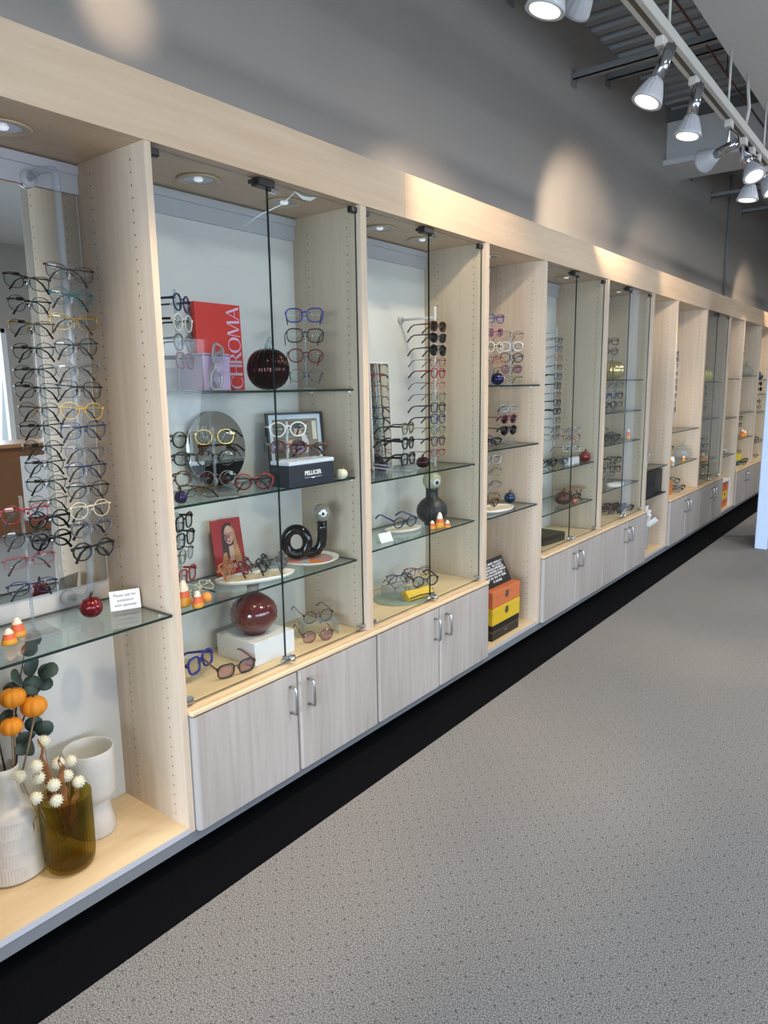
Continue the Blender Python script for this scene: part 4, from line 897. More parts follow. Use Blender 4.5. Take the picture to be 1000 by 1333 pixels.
for k in range(9):
    a0, a1 = 2*PI*k/9, 2*PI*(k+1)/9; pp = [(0.098*math.cos(a0 + (a1-a0)*j/6), 0.098*math.sin(a0 + (a1-a0)*j/6)) for j in range(7)]
    mb.prism([(0, 0)] + pp, 0.0012, (k * 2) % 3, Tr(z=0.0142))
mb.build('pattern', S2, t)
sc = thing('eyeball_sculpture', 'glossy black looped tube sculpture topped by a clear eyeball', 'sculpture', (-0.17, 2.045, z3 + 0.021), R(-45))
mb = MB(); pts = []
for i in range(25):
    a = R(-20) + (2*PI*0.94)*i/24; pts.append((0.012 - 0.02*i/24, -0.05 + 0.047*math.cos(a + R(0)), 0.075 + 0.056*math.sin(-a + R(180))*-1))
# loop then a U up to the neck
loop = [(0.014*(1 - i/20), -0.046 + 0.044*math.cos(R(-60) + R(330)*i/20), 0.070 + 0.052*math.sin(R(-60) + R(330)*i/20)) for i in range(21)]
tail = [(-0.004, -0.02 + 0.006, 0.026), (-0.006, 0.012, 0.0205), (-0.008, 0.036, 0.028), (-0.008, 0.052, 0.05), (-0.008, 0.058, 0.08), (-0.008, 0.059, 0.12), (-0.008, 0.059, 0.152)]
mb.tube(loop + tail, 0.0205, 20); mb.build('tube_body', mat('gloss_black_glaze', (8, 8, 9), 0.06, spec=0.5, coat=0.0, var=0), sc)
mb = MB(); mb.ball((-0.008, 0.059, 0.182), 0.037, 28, 18); mb.build('glass_ball', mat('grey_glass_ball', (150, 148, 140), 0.05, spec=0.8, coat=1, metal=0.4, var=0.2, scale=25), sc)
mb = MB(); mb.ball((0.021, 0.062, 0.184), 0.017, 18, 10, sc=(0.55, 1, 1)); mb.build('iris', mat('eye_white', (230, 232, 234), 0.1, coat=1), sc)
mb = MB(); mb.ball((0.0292, 0.063, 0.184), 0.0065, 14, 8, sc=(0.5, 1, 1)); mb.build('pupil', BLACKP, sc)
# ledge of bay 2
WB = mat('white_plinth', (222, 224, 230), 0.5, var=0.01)
box_thing('display_plinth', (-0.30, 1.665, zl), (-0.088, 1.868, zl + 0.088), 'white block plinth under the round red vase', 'plinth', WB, c=0.002)
rv = thing('round_vase', 'dark red round studded vase on the white plinth', 'vase', (-0.185, 1.755, zl + 0.088))
REDV = mat('oxblood_glaze', (88, 20, 23), 0.12, spec=0.7, coat=0.6, var=0.1)
prof = [(0.0, 0.0), (0.04, 0.0)] + [(0.088*math.sin(R(a)), 0.077 - 0.078*math.cos(R(a))) for a in range(28, 160, 11)] + [(0.024, 0.158), (0.023, 0.175), (0.025, 0.195), (0.021, 0.196), (0.018, 0.17), (0.0, 0.165)]
mb = MB(); mb.lathe(prof, 90, 0, None, True, caps=False, mod=lambda t, z, q: 1 - 0.012*abs(math.sin(t*15)) if z < 0.07 else 1); mb.build('body', REDV, rv)
mb = MB()
for row, a in enumerate((78, 92, 106, 120)):
    rr = 0.088*math.sin(R(a)); z = 0.077 - 0.078*math.cos(R(a))
    for k in range(30): mb.ball((rr*math.cos(2*PI*k/30), rr*math.sin(2*PI*k/30), z), 0.0022, 6, 4)
mb.build('studs', REDV, rv)
glasses((-0.185, 1.50, zl + 0.047), 'bright blue square sunglasses standing open on the nearest ledge', 'square', 'blue', 'bold', False, R(20), ry=R(-8), tip=False)
glasses((-0.082, 1.572, zl + 0.022), 'dark pink eyeglasses lying on the ledge before white plinth', 'square', 'black', 'thick', False, R(-12), ry=R(9), temple='rose', tip=False, tint='violet')
def riser(loc, w, d, h, rz, label):
    t = thing('acrylic_riser', label, 'riser', loc, rz, 'clear acrylic risers'); th = 0.003
    TOPS.append((loc[0], loc[1], max(w, d)/2, loc[2] + h))
    mb = MB(); mb.box((-d/2, -w/2, h - th), (d/2, w/2, h)); mb.build('top', ACR, t)
    for s in (-1, 1):
        mb = MB(); mb.box((-d/2, s*(w/2) - (th if s > 0 else 0), 0), (d/2, s*(w/2) + (0 if s > 0 else th), h - th)); mb.build('leg', ACR, t)
    return t
riser((-0.155, 2.075, zl), 0.15, 0.09, 0.055, R(-30), 'clear acrylic riser under round black eyeglasses')
glasses((-0.13, 2.05, zl + 0.055 + 0.030), 'black round eyeglasses on the clear riser by the lock', 'round', 'black', 'thin', False, R(-24), ry=R(8))
glasses((-0.08, 1.99, zl + 0.030), 'tortoise round eyeglasses lying on the ledge before the riser', 'round', 'tortoise', 'thin', False, R(-30), ry=R(8), tint='violet')
cord = thing('dangling_tag', 'loose white cord hanging from cabinet top by black catch', 'cord', (-0.05, 1.93, ZT))
mb = MB(); mb.strip([(0.0, 0.09, -0.003), (0.0, 0.06, -0.014), (0, 0.02, -0.016), (0, -0.015, -0.004)], [0.003, 0.012, 0.012, 0.003], 0.001, 0, wdir=(0, 0, 1)); mb.build('label_strip', PAPER, cord)
mb = MB(); mb.tube([(0, -0.015, -0.004), (-0.02, -0.06, -0.05), (-0.06, -0.12, -0.085), (-0.11, -0.17, -0.13)], 0.002, 6); mb.build('cord', PAPER, cord)

# ================================================================== bay 3
z1, z2 = 1.135, 0.842
nm = thing('narrow_mirror', 'narrow rectangular mirror leaning against the back panel', 'mirror', (-0.306, 2.728, z1 + 0.0008), R(1.5), ry=R(-2))
mb = MB(); mb.box((-0.006, -0.075, 0.0), (0.0, 0.075, 0.50)); mb.m[-6:] = [1, 1, 1, 0, 1, 1]; mb.build('mirror_pane', [MIRROR, WHITEP], nm)
mb = MB()
for lo, hi in (((-0.08, 0), (-0.074, 0.505)), ((0.074, 0), (0.08, 0.505)), ((-0.08, 0.5), (0.08, 0.506))): mb.box((-0.008, lo[0], lo[1]), (0.002, hi[0], hi[1]))
mb.build('edge_frame', WHITEP, nm)
zs = [1.806, 1.752, 1.697, 1.640, 1.588, 1.532, 1.477, 1.424, 1.370, 1.316, 1.262, 1.205]
sp = [('square', 'brown', 'thick', 'brown'), ('cat-eye', 'black', 'thick', 'dark'), ('aviator', 'black', 'thick', 'dark'), ('square', 'red', 'thin', None, 'olive'), ('round', 'red', 'thick', None, 'red'), ('square', 'orange', 'thin', None, 'burgundy'),
      ('square', 'olive', 'thin', None, 'grey'), ('square', 'black', 'thick'), ('square', 'navy', 'thick', None, 'black'), ('panto', 'green', 'thin'), ('panto', 'tortoise', 'thick', None, 'black'), ('oval', 'red', 'thin', None, 'burgundy')]
wall_rack(-0.150, 2.945, 1.137, 1.90, zs, 'tall white rod rack beside the leaning narrow mirror', 'tall white rack beside the narrow mirror', sp, 'glasses on the rack by the narrow mirror', False, ACRW, (1.85, 1.16), rr=0.007, elbow=False)
counter_stand(-0.165, 2.70, z1, 1.36, [1.337, 1.268, 1.195], R(12), 'clear three-tier stand before the leaning narrow mirror', 'the stand before the narrow mirror', [('panto', 'olive', 'thick', None, 'black'), ('panto', 'black', 'bold'), ('square', 'black', 'bold')], 'eyeglasses before the narrow mirror', tags=0.4)
pumpkin((-0.24, 2.63, z1), 0.03, 0.042, 'small purple black pumpkin in front of the narrow mirror', (44, 34, 84))
pumpkin((-0.165, 2.86, z1), 0.033, 0.046, 'small dark burgundy pumpkin between the two eyewear racks', (60, 16, 24))
glasses((-0.09, 2.50, z1 + 0.022), 'clear eyeglasses lying on shelf below the narrow mirror', 'square', 'clear', 'thick', False, R(40), ry=R(10), tip=False)
oval_tray((-0.19, 2.725, z2), 0.055, 0.105, R(-15), 'small cream tray with a blue glasses pair beside black vase', CREAMP, WHITEC, 0.016)
glasses((-0.175, 2.725, z2 + 0.034), 'black and blue eyeglasses lying on the small cream tray', 'panto', 'navy', 'thick', False, R(-15), ry=R(12), temple='blue', tip=False)
cd = thing('blank_card', 'blank white card standing at the edge of tray shelf', 'card', (-0.10, 2.48, z2), R(-5))
mb = MB(); mb.box((-0.001, -0.04, 0), (0.001, 0.04, 0.045), M=Tr(ry=R(-25))); mb.box((-0.03, -0.04, 0), (0, 0.04, 0.001)); mb.build('card', PAPER, cd)
ev = thing('eyeball_vase', 'matte black round vase with an eyeball for its top', 'vase', (-0.17, 2.945, z2), R(-30))
BLV = mat('matte_black_clay', (30, 31, 36), 0.4, var=0.1)
prof = [(0.0, 0.0), (0.04, 0.0)] + [(0.077*math.sin(R(a)), 0.07 - 0.072*math.cos(R(a))) for a in range(30, 158, 11)] + [(0.030, 0.142), (0.030, 0.175), (0.034, 0.182), (0.0, 0.184)]
mb = MB(); mb.lathe(prof, 48, 0, None, True, caps=False); mb.build('body', BLV, ev)
mb = MB()
for a in (72, 84, 96, 110):
    rr = 0.077*math.sin(R(a)); z = 0.07 - 0.072*math.cos(R(a))
    for k in range(26): mb.ball((rr*math.cos(2*PI*k/26), rr*math.sin(2*PI*k/26), z), 0.003, 6, 4)
mb.build('studs', BLV, ev)
mb = MB(); mb.ball((0, 0, 0.222), 0.047, 28, 18); mb.build('eyeball', mat('bone_glaze', (178, 172, 146), 0.15, coat=0.5, var=0.06), ev)
mb = MB(); mb.ball((0.030, 0.003, 0.217), 0.0235, 20, 12, sc=(0.9, 1, 1)); mb.build('sclera', mat('eye_white', (230, 232, 234), 0.1), ev)
mb = MB(); mb.ball((0.0435, 0.004, 0.216), 0.0125, 18, 10, sc=(0.75, 1, 1)); mb.build('iris', mat('grey_iris', (70, 70, 76), 0.1), ev)
mb = MB(); mb.ball((0.0492, 0.0045, 0.216), 0.0065, 14, 8, sc=(0.75, 1, 1)); mb.build('pupil', BLACKP, ev)
mb = MB(); mb.tube([(0.0405 - abs(s)*abs(s)*0.02, s*0.034 + 0.003, 0.236 - 0.012*s*s - (0.008*s)) for s in (-1, -0.6, -0.2, 0.2, 0.6, 1)], 0.003, 8); mb.build('eyelid', BLV, ev)
for (x, y, r, h, lb) in ((-0.085, 2.885, 0.026, 0.078, 'candy corn standing tallest beside the eyeball vase'), (-0.10, 2.842, 0.02, 0.042, 'candy corn, shorter one beside the eyeball vase'), (-0.062, 2.918, 0.019, 0.036, 'candy corn, smallest one before the eyeball vase')): candy_corn((x, y, z2), r, h, lb)
# ledge of bay 3
dk = thing('glass_disc', 'large clear glass disc lying on the ledge under the case', 'tray', (-0.17, 2.70, ZL)); mb = MB(); mb.lathe([(0.0, 0.001), (0.155, 0.001), (0.158, 0.004), (0.155, 0.008), (0.0, 0.008)], 56, caps=False, mi=0, M=Matrix.Diagonal((0.85, 1.1, 1, 1))); mb.build('disc', clear('pale_green_glass', (226, 236, 228), 1.0, milk=0.2, milkcol=(214, 222, 212)), dk)
riser((-0.20, 2.745, ZL + 0.008), 0.24, 0.07, 0.05, R(-12), 'clear acrylic riser at back of the large glass disc')
riser((-0.118, 2.715, ZL + 0.008), 0.20, 0.06, 0.026, R(-12), 'low clear acrylic riser in the middle of glass disc')
glasses((-0.185, 2.68, ZL + 0.082), 'blue round eyeglasses on the back riser over the disc', 'round', 'navy', 'thin', True, R(-30), ry=R(10))
glasses((-0.185, 2.835, ZL + 0.084), 'red square eyeglasses on the back riser over the disc', 'square', 'red', 'thin', True, R(-30), ry=R(10))
glasses((-0.112, 2.80, ZL + 0.058), 'black round eyeglasses on the low riser over the disc', 'round', 'black', 'thick', False, R(-30), ry=R(10))
glasses((-0.112, 2.65, ZL + 0.056), 'grey hexagonal eyeglasses on the low riser over the disc', 'hexagonal', 'grey', 'thin', False, R(-30), ry=R(10))
cs = thing('glasses_case', 'yellow triangular glasses case lying by the door lock', 'case', (-0.092, 2.70, ZL + 0.009), R(-12))
mb = MB(); Mx = Matrix(((1, 0, 0, 0), (0, 0, 1, 0), (0, 1, 0, 0), (0, 0, 0, 1)))
YEL = mat('yellow_leather', (214, 176, 34), 0.45, var=0.06)
mb.prism([(-0.034, 0), (0.034, 0), (0.030, 0.018), (0.004, 0.045), (-0.03, 0.036)], 0.16, 0, Mx, -0.08); mb.build('body', YEL, cs)
mb = MB(); mb.strip([(0.0345, -0.08, 0.004), (0.0345, 0, 0.006), (0.0345, 0.08, 0.004)], 0.004, 0.002); mb.strip([(0.035, -0.08, 0.016), (0.032, 0, 0.021), (0.035, 0.08, 0.016)], 0.004, 0.003, wdir=(0, 0, 1)); mb.build('flap_seam', mat('dark_brown_trim', (52, 36, 24), 0.5), cs)
mb = MB(); mb.lathe([(0.0, 0.002), (0.011, 0.002), (0.011, 0.0), (0.0, 0.0)], 16, 0, Tr(-0.008, 0.005, 0.0425, ry=R(-12)), False, caps=False); mb.build('stamp', mat('dark_brown_trim', (52, 36, 24), 0.5), cs)

# ================================================================== bay 4
z1, z2, z3 = 1.528, 1.197, 0.842
g4 = 'eyeglasses on the two stands over the navy pumpkin'
counter_stand(-0.155, 3.51, z1, 1.905, [1.878, 1.806, 1.730, 1.660], R(-12), 'clear stand behind the navy pumpkin in the boxes bay', 'the stand behind navy pumpkin', [('cat-eye', 'purple', 'thick', None, 'purple'), ('square', 'pink', 'thick', 'violet', 'plum'), ('round', 'cream', 'thick', None, 'black'), ('panto', 'orange', 'thick', None, 'pink')], g4, tags=0)
counter_stand(-0.12, 3.655, z1, 1.815, [1.796, 1.737, 1.676, 1.613, 1.560], R(-42), 'clear five-tier stand beyond the navy pumpkin', 'the five-tier stand beyond navy pumpkin', [('panto', 'tortoise', 'thin'), ('panto', 'silver', 'thin'), ('panto', 'black', 'thick'), ('round', 'tortoise', 'thin', 'violet'), ('square', 'olive', 'thin')], g4, tags=0)
pumpkin((-0.065, 3.412, z1), 0.034, 0.052, 'navy pumpkin on the top shelf of the boxes bay', (28, 34, 74))
counter_stand(-0.165, 3.70, z2, 1.42, [1.398, 1.336, 1.272], R(-14), 'clear stand holding sunglasses in the boxes bay', 'the middle shelf stand, boxes bay', [('rectangular', 'clear', 'thick'), ('round', 'rose', 'thick', 'brown'), ('round', 'black', 'thick', 'dark')], 'glasses on the middle stand of the boxes bay', tags=0)
glasses((-0.10, 3.40, z2 + 0.02), 'black eyeglasses lying at the shelf edge under the pink pair', 'oval', 'black', 'thick', True, R(-30), ry=R(25))
glasses((-0.16, 3.44, z2 + 0.023), 'purple grey eyeglasses lying behind the black pair', 'panto', 'purple', 'thick', False, R(-40), ry=R(10))
counter_stand(-0.25, 3.66, z3, 1.145, [1.115, 1.045, 0.970, 0.897], R(-35), 'clear stand behind the round cream tray', 'the stand behind round cream tray', [('panto', 'silver', 'thin', None, 'black'), ('square', 'gold', 'thin', None, 'black'), ('rectangular', 'grey', 'thin', None, 'black'), ('panto', 'gold', 'thin', None, 'black')], 'eyeglasses behind the round cream tray', tags=0)
pumpkin((-0.155, 3.745, z3), 0.033, 0.052, 'deep blue pumpkin beside the round cream tray', (34, 62, 92))
oval_tray((-0.11, 3.47, z3), 0.085, 0.155, R(-8), 'round cream tray on the lowest shelf of boxes bay', CREAMP, WHITEC, 0.016)
glasses((-0.10, 3.40, z3 + 0.032), 'black tortoise eyeglasses lying on the round cream tray', 'oval', 'tortoise', 'thick', True, R(-20), ry=R(10))
# stack of boxes and black sign
MET = mat('pewter_badge', (120, 112, 96), 0.35, metal=0.7)
gb = 'stacked presentation boxes'
BXK = mat('black_box', (22, 20, 20), 0.45, var=0.04)
bk = box_thing('presentation_box', (-0.27, 3.352, ZB), (-0.045, 3.668, 0.212), 'black presentation box at bottom of the three box stack', 'box', BXK, lidz=0.178, group=gb)
mb = MB()
for z in (0.168, 0.176): mb.box((-0.0448, 3.352, z), (-0.0444, 3.668, z + 0.0018)); mb.box((-0.27, 3.3512, z), (-0.045, 3.3516, z + 0.0018))
mb.prism([(3.51 + 0.022*math.cos(a), 0.160 + 0.008*math.sin(a)) for a in [PI + PI*i/10 for i in range(11)]], 0.0008, 0, Matrix(((0, 0, 1, -0.0448), (1, 0, 0, 0), (0, 1, 0, 0), (0, 0, 0, 1)))); mb.build('gold_line', mat('dull_gold_line', (116, 108, 92), 0.4), bk, True)
box_thing('presentation_box', (-0.27, 3.350, 0.213), (-0.042, 3.672, 0.310), 'yellow presentation box in middle of the three box stack', 'box', mat('yellow_box', (216, 180, 40), 0.45, var=0.03), lidz=0.275, badge=(0.036, 0.042, MET), group=gb)
box_thing('presentation_box', (-0.27, 3.350, 0.312), (-0.042, 3.672, 0.404), 'orange presentation box on top of the three box stack', 'box', mat('orange_box', (204, 112, 66), 0.45, var=0.03), lidz=0.368, badge=(0.036, 0.042, MET), group=gb)
sg = thing('black_sign', 'black sign of white text leaning on the orange box', 'sign', (-0.095, 3.502, 0.406), R(0), ry=R(-27))
mb = MB(); mb.box((-0.004, -0.158, 0), (0.004, 0.158, 0.155)); mb.build('board', BXK, sg)
mb = MB(); rnd = random.Random(5)
rows = [(-0.13, 0.140, 0.128), (-0.13, 0.125, 0.112), (-0.13, 0.135, 0.096), (-0.13, 0.150, 0.080), (-0.13, 0.150, 0.064), (-0.12, 0.132, 0.047), (-0.035, 0.070, 0.026)]
for (a, b, zc) in rows:          # rows of small block capitals, too small to read in the photo
    y = a
    while y < b - 0.006:
        w_ = rnd.choice((0.006, 0.007, 0.008)); hh = 0.0115
        if rnd.random() > 0.14:
            k = rnd.randrange(4)
            mb.box((0.0041, y, zc - hh/2), (0.0046, y + 0.0024, zc + hh/2))
            if k in (0, 1): mb.box((0.0041, y, zc + hh/2 - 0.0024), (0.0046, y + w_, zc + hh/2))
            if k in (0, 2, 3): mb.box((0.0041, y, zc - hh/2), (0.0046, y + w_, zc - hh/2 + 0.0024))
            if k in (1, 2): mb.box((0.0041, y + w_ - 0.0024, zc - hh/2), (0.0046, y + w_, zc + hh/2))
            if k in (0, 3): mb.box((0.0041, y, zc - 0.0012), (0.0046, y + w_*0.9, zc + 0.0012))
        y += w_ + 0.0022
mb.build('lettering', PAPER, sg)
ar = thing('amber_jug', 'amber glass jug half hidden behind the box stack', 'jug', (-0.205, 3.745, ZB))
mb = MB(); mb.lathe([(0.0, 0.003), (0.045, 0.0), (0.058, 0.03), (0.064, 0.09), (0.052, 0.15), (0.035, 0.18), (0.036, 0.195), (0.033, 0.195), (0.032, 0.18), (0.05, 0.145), (0.06, 0.09), (0.054, 0.03), (0.0, 0.008)], 32, caps=False); mb.build('body', clear('amber_glass', (170, 110, 44), 1.0), ar)

# ================================================================== bay 5
z1, z2 = 1.003, 0.74
zs = [1.803, 1.751, 1.695, 1.637, 1.578, 1.520, 1.464, 1.413, 1.358, 1.300, 1.244, 1.196]
sp = [('rectangular', 'black', 'thin'), ('panto', 'purple', 'thin'), ('square', 'orange', 'thin'), ('rectangular', 'black', 'thin'), ('square', 'grey', 'thick', None, 'black'), ('panto', 'black', 'thick'), ('oval', 'burgundy', 'thin'), ('square', 'black', 'thick'), ('rectangular', 'black', 'bold'), ('panto', 'grey', 'thin'), ('square', 'black', 'thin'), ('oval', 'silver', 'thin')]
wall_rack(-0.165, 4.36, 1.13, 1.89, zs, 'tall white rod rack in bay beyond the boxes', 'tall white rack beyond the boxes', sp, 'eyeglasses on the rack beyond the boxes', False, ACRW, (1.85, 1.17), rr=0.008, elbow=False, rz=R(4))
counter_stand(-0.13, 4.53, z1, 1.25, [1.231, 1.176, 1.108], R(-28), 'clear stand on white block near small red pumpkin', 'the stand beside small red pumpkin', [('rectangular', 'clear', 'thin'), ('cat-eye', 'red', 'thin'), ('rectangular', 'silver', 'thin', None, 'black')], 'eyeglasses beside the small red pumpkin', tags=0.5)
box_thing('display_block', (-0.12, 4.43, z1 + 0.0), (-0.085, 4.60, z1 + 0.045), 'pale blue white block before the three-tier stand', 'block', WB)
pumpkin((-0.09, 4.705, z1), 0.040, 0.058, 'small shiny red pumpkin near the glass door edge', (128, 34, 34))
glasses((-0.12, 4.20, z1 + 0.035), 'black eyeglasses piled at the upright under tall white rack', 'panto', 'black', 'thick', True, R(-20), ry=R(12))
glasses((-0.12, 4.335, z1 + 0.022), 'grey tortoise eyeglasses lying beside the black pair', 'oval', 'grey', 'thick', True, R(-35), ry=R(15))
pumpkin((-0.12, 4.43, z2), 0.056, 0.088, 'brown glass pumpkin beside the folding rack table', (92, 48, 36))
ft = thing('folding_stand', 'tiny brown folding table holding eyeglasses', 'stand', (-0.13, 4.58, z2), R(-15))
mb = MB(); mb.box((-0.05, -0.10, 0.085), (0.05, 0.10, 0.092), c=0.002); mb.build('tray_top', mat('rosy_wood', (150, 108, 92), 0.5, var=0.15), ft)
for s in (-1, 1):
    for d in (-1, 1):
        mb = MB(); mb.tube([(s*0.035, -0.035*d + 0.04, 0.003), (s*0.035, 0.035*d + 0.04, 0.085)], 0.0035, 6); mb.build('leg', BLACKP, ft)
glasses((-0.12, 4.58, z2 + 0.092 + 0.02), 'dark eyeglasses lying on the tiny folding table', 'oval', 'brown', 'thick', True, R(-30), ry=R(20))
tl = thing('tealight', 'small copper tealight before the brown glass pumpkin', 'candle', (-0.060, 4.478, z2)); mb = MB(); mb.lathe([(0.0, 0), (0.02, 0), (0.023, 0.04), (0.02, 0.042), (0.017, 0.034), (0.0, 0.034)], 20, caps=False); mb.build('cup', mat('copper_cup', (190, 124, 92), 0.3, metal=0.6), tl)
tr = thing('smoked_tray', 'smoked acrylic square tray on ledge beyond the boxes', 'tray', (-0.185, 4.225, ZL), R(-6))
SMK = clear('smoked_acrylic', (186, 184, 174), 1.0, milk=0.1, milkcol=(60, 60, 56))
mb = MB(); mb.box((-0.11, -0.13, 0.0), (0.11, 0.13, 0.004)); mb.build('base', SMK, tr)
for lo, hi in (((-0.11, -0.13), (-0.106, 0.13)), ((0.106, -0.13), (0.11, 0.13)), ((-0.106, -0.13), (0.106, -0.126)), ((-0.106, 0.126), (0.106, 0.13))):
    mb = MB(); mb.box((lo[0], lo[1], 0.004), (hi[0], hi[1], 0.055)); mb.build('side', SMK, tr)

# ================================================================== bay 6
s6 = SHELVES[6]
counter_stand(-0.20, 5.36, s6[0], 1.85, [1.838, 1.765], R(-34), 'clear stand behind the gold ribbed pumpkin', 'the stand behind gold ribbed pumpkin', [('square', 'tortoise', 'thick'), ('panto', 'tortoise', 'thick')], 'eyeglasses over the gold pumpkin', tags=0, far=True)
pumpkin((-0.115, 5.235, s6[0]), 0.088, 0.135, 'large gold ribbed glass pumpkin behind the glass door', (196, 164, 84), ribs=14, name='glass_pumpkin', stemmat=STEMG, depth=0.08, bodymat=mat('gold_mercury', (222, 202, 150), 0.2, metal=0.75, var=0.3, scale=80))
counter_stand(-0.19, 5.50, s6[1], 1.54, [1.517, 1.440, 1.372], R(-18), 'clear stand on second shelf under the gold pumpkin', 'the stand under gold pumpkin', [('square', 'grey', 'thin'), ('square', 'black', 'thick'), ('square', 'black', 'thin')], 'eyeglasses under the gold pumpkin', tags=0, far=True)
counter_stand(-0.14, 5.22, s6[1], 1.47, [1.445, 1.372], R(-38), 'low clear stand close to upright under gold pumpkin', 'the low stand under gold pumpkin', [('round', 'blue', 'thin'), ('panto', 'black', 'thick')], 'eyeglasses on the low stand under the gold pumpkin', tags=1, far=True)
for i, (x, y, rz, c, lb) in enumerate(((-0.12, 5.24, -40, 'black', 'black eyeglasses lying nearest the upright on third gold-pumpkin-bay shelf'), (-0.16, 5.42, -30, 'black', 'black eyeglasses lying mid third shelf of gold pumpkin bay'), (-0.19, 5.37, -35, 'grey', 'grey eyeglasses at back of third gold-pumpkin-bay shelf'))):
    glasses((x, y, s6[2] + 0.022), lb, 'square', c, 'thick', x > -0.13 or x < -0.18, R(rz), ry=R(14), far=True)
counter_stand(-0.24, 5.33, s6[2], 1.21, [1.185], R(-35), 'clear stand holding one pair on third gold-pumpkin-bay shelf', 'the single stand, third shelf', [('panto', 'black', 'thin')], 'lone pair on the third shelf', tags=0, far=True)
candy_corn((-0.12, 5.645, s6[2]), 0.026, 0.085, 'pale candy corn at the far end of third shelf')
counter_stand(-0.20, 5.56, s6[3], 0.96, [0.937, 0.866], R(-12), 'clear stand on lowest shelf of gold pumpkin bay', 'the lowest stand, gold pumpkin bay', [('square', 'black', 'thick'), ('square', 'tortoise', 'thick')], 'eyeglasses on the lowest stand of the gold pumpkin bay', tags=0.4, far=True)
counter_stand(-0.15, 5.29, s6[3], 0.945, [0.922, 0.855], R(-30), 'clear stand above the white dish near the upright', 'the stand above the white dish', [('panto', 'black', 'thin'), ('round', 'brown', 'thin')], 'eyeglasses above the white dish', tags=0, far=True)
oval_tray((-0.08, 5.29, s6[3]), 0.045, 0.10, R(-10), 'white dish on lowest shelf of gold pumpkin bay', WHITEC, WHITEC, 0.025)
for i, (x, y, rz) in enumerate(((-0.22, 5.62, -30), (-0.15, 5.615, -20), (-0.24, 5.40, -50), (-0.115, 5.43, -30), (-0.09, 5.575, -35))):
    glasses((x, y, ZL + 0.021), ('dark eyeglasses at back corner of gold pumpkin bay ledge', 'dark eyeglasses mid gold pumpkin bay ledge', 'dark eyeglasses nearest the upright on gold pumpkin bay ledge', 'dark eyeglasses by the lock on gold pumpkin bay ledge', 'dark eyeglasses beyond the lock on gold pumpkin bay ledge')[i], 'square', 'black', 'thick', True, R(rz), ry=R(20), tint='violet', far=True, group='loose eyeglasses on the gold pumpkin bay ledge')

# ================================================================== bay 7
z = 0.836
rg = thing('glass_dome', 'clear round glass ornament with dark heart over black cubes', 'ornament', (-0.075, 5.945, z))
mb = MB(); c_ = [(0, 0.10*math.cos(2*PI*i/40), 0.112 + 0.10*math.sin(2*PI*i/40)) for i in range(40)]; mb.tube(c_, 0.010, 12, closed=True); mb.build('ring', ACR, rg)
mb = MB(); mb.ball((0, -0.01, 0.12), 0.055, 20, 12, sc=(0.4, 1, 1)); mb.build('disc', mat('smoked_silver', (70, 72, 74), 0.08, metal=0.8, var=0.4, scale=30), rg)
mb = MB(); mb.box((-0.03, -0.05, 0.0), (0.03, 0.05, 0.008), c=0.002); mb.build('foot', ACR, rg)
BLK = mat('black_cube', (24, 25, 26), 0.5, var=0.03)
def cube_bin(lo, hi, label, back=0.01):
    t = thing('cube_bin', label, 'box', ((lo[0]+hi[0])/2, (lo[1]+hi[1])/2, lo[2]), 0, 'black cube boxes')
    mb = MB(); th = 0.008; x0, y0, z0_ = lo; x1, y1, z1_ = hi
    mb.box((x0, y0, z0_), (x1, y1, z0_ + th)); mb.box((x0, y0, z1_ - th), (x1, y1, z1_)); mb.box((x0, y0, z0_ + th), (x1, y0 + th, z1_ - th)); mb.box((x0, y1 - th, z0_ + th), (x1, y1, z1_ - th)); mb.box((x0, y0 + th, z0_ + th), (x0 + th, y1 - th, z1_ - th))
    mb.build('shell', BLK, t, True)
    mb = MB(); mb.box((x1 - 0.008, y0 + th + 0.001, z0_ + th + 0.001), (x1 - 0.0015, y1 - th - 0.001, z1_ - th - 0.001)); mb.build('drawer_front', BLK, t, True)
    return t
sh7 = MB(); y0, y1 = bay(7); sh7.box((XB + 0.004, y0 + 0.002, 0.592), (-0.015, y1 - 0.002, 0.600))
tag(sh7.build('black_shelf', BLK), 'thin black shelf carrying the black cube boxes', 'shelf')
cube_bin((-0.28, 5.80, 0.601), (-0.02, 6.06, 0.705), 'lower of two stacked black cube boxes near the upright'); cube_bin((-0.28, 5.80, 0.7065), (-0.02, 6.06, 0.80), 'upper of two stacked black cube boxes near the upright')
cube_bin((-0.30, 6.10, 0.601), (-0.05, 6.352, 0.80), 'single taller black cube box beside the open jar bay')
cw = thing('rolled_cloth_bundle', 'bundle of white rolled cloths standing under the black cubes', 'cloths', (-0.13, 6.13, ZB))
mb = MB(); mb.lathe([(0.0, 0.0), (0.05, 0.0), (0.055, 0.02), (0.058, 0.20), (0.055, 0.20), (0.052, 0.025), (0.0, 0.02)], 28, caps=False); mb.build('holder', clear('clear_bin', (235, 240, 244), 1.0, milk=0.25), cw)
rnd = random.Random(3)
for i in range(9):
    a = i * 2.4; rr = 0.012 + 0.006*i; d = Vector((math.cos(a)*rr*0.6, math.sin(a)*rr*0.6, 0.17)); e = Vector((math.cos(a)*rr*1.9, math.sin(a)*rr*1.9, 0.25 + 0.13*(9-i)/9))
    mb = MB(); mb.tube([d + Vector((0, 0, 0.03)), e], 0.024, 6, smooth=False); mb.build('rolled_cloth', WHITEP, cw)

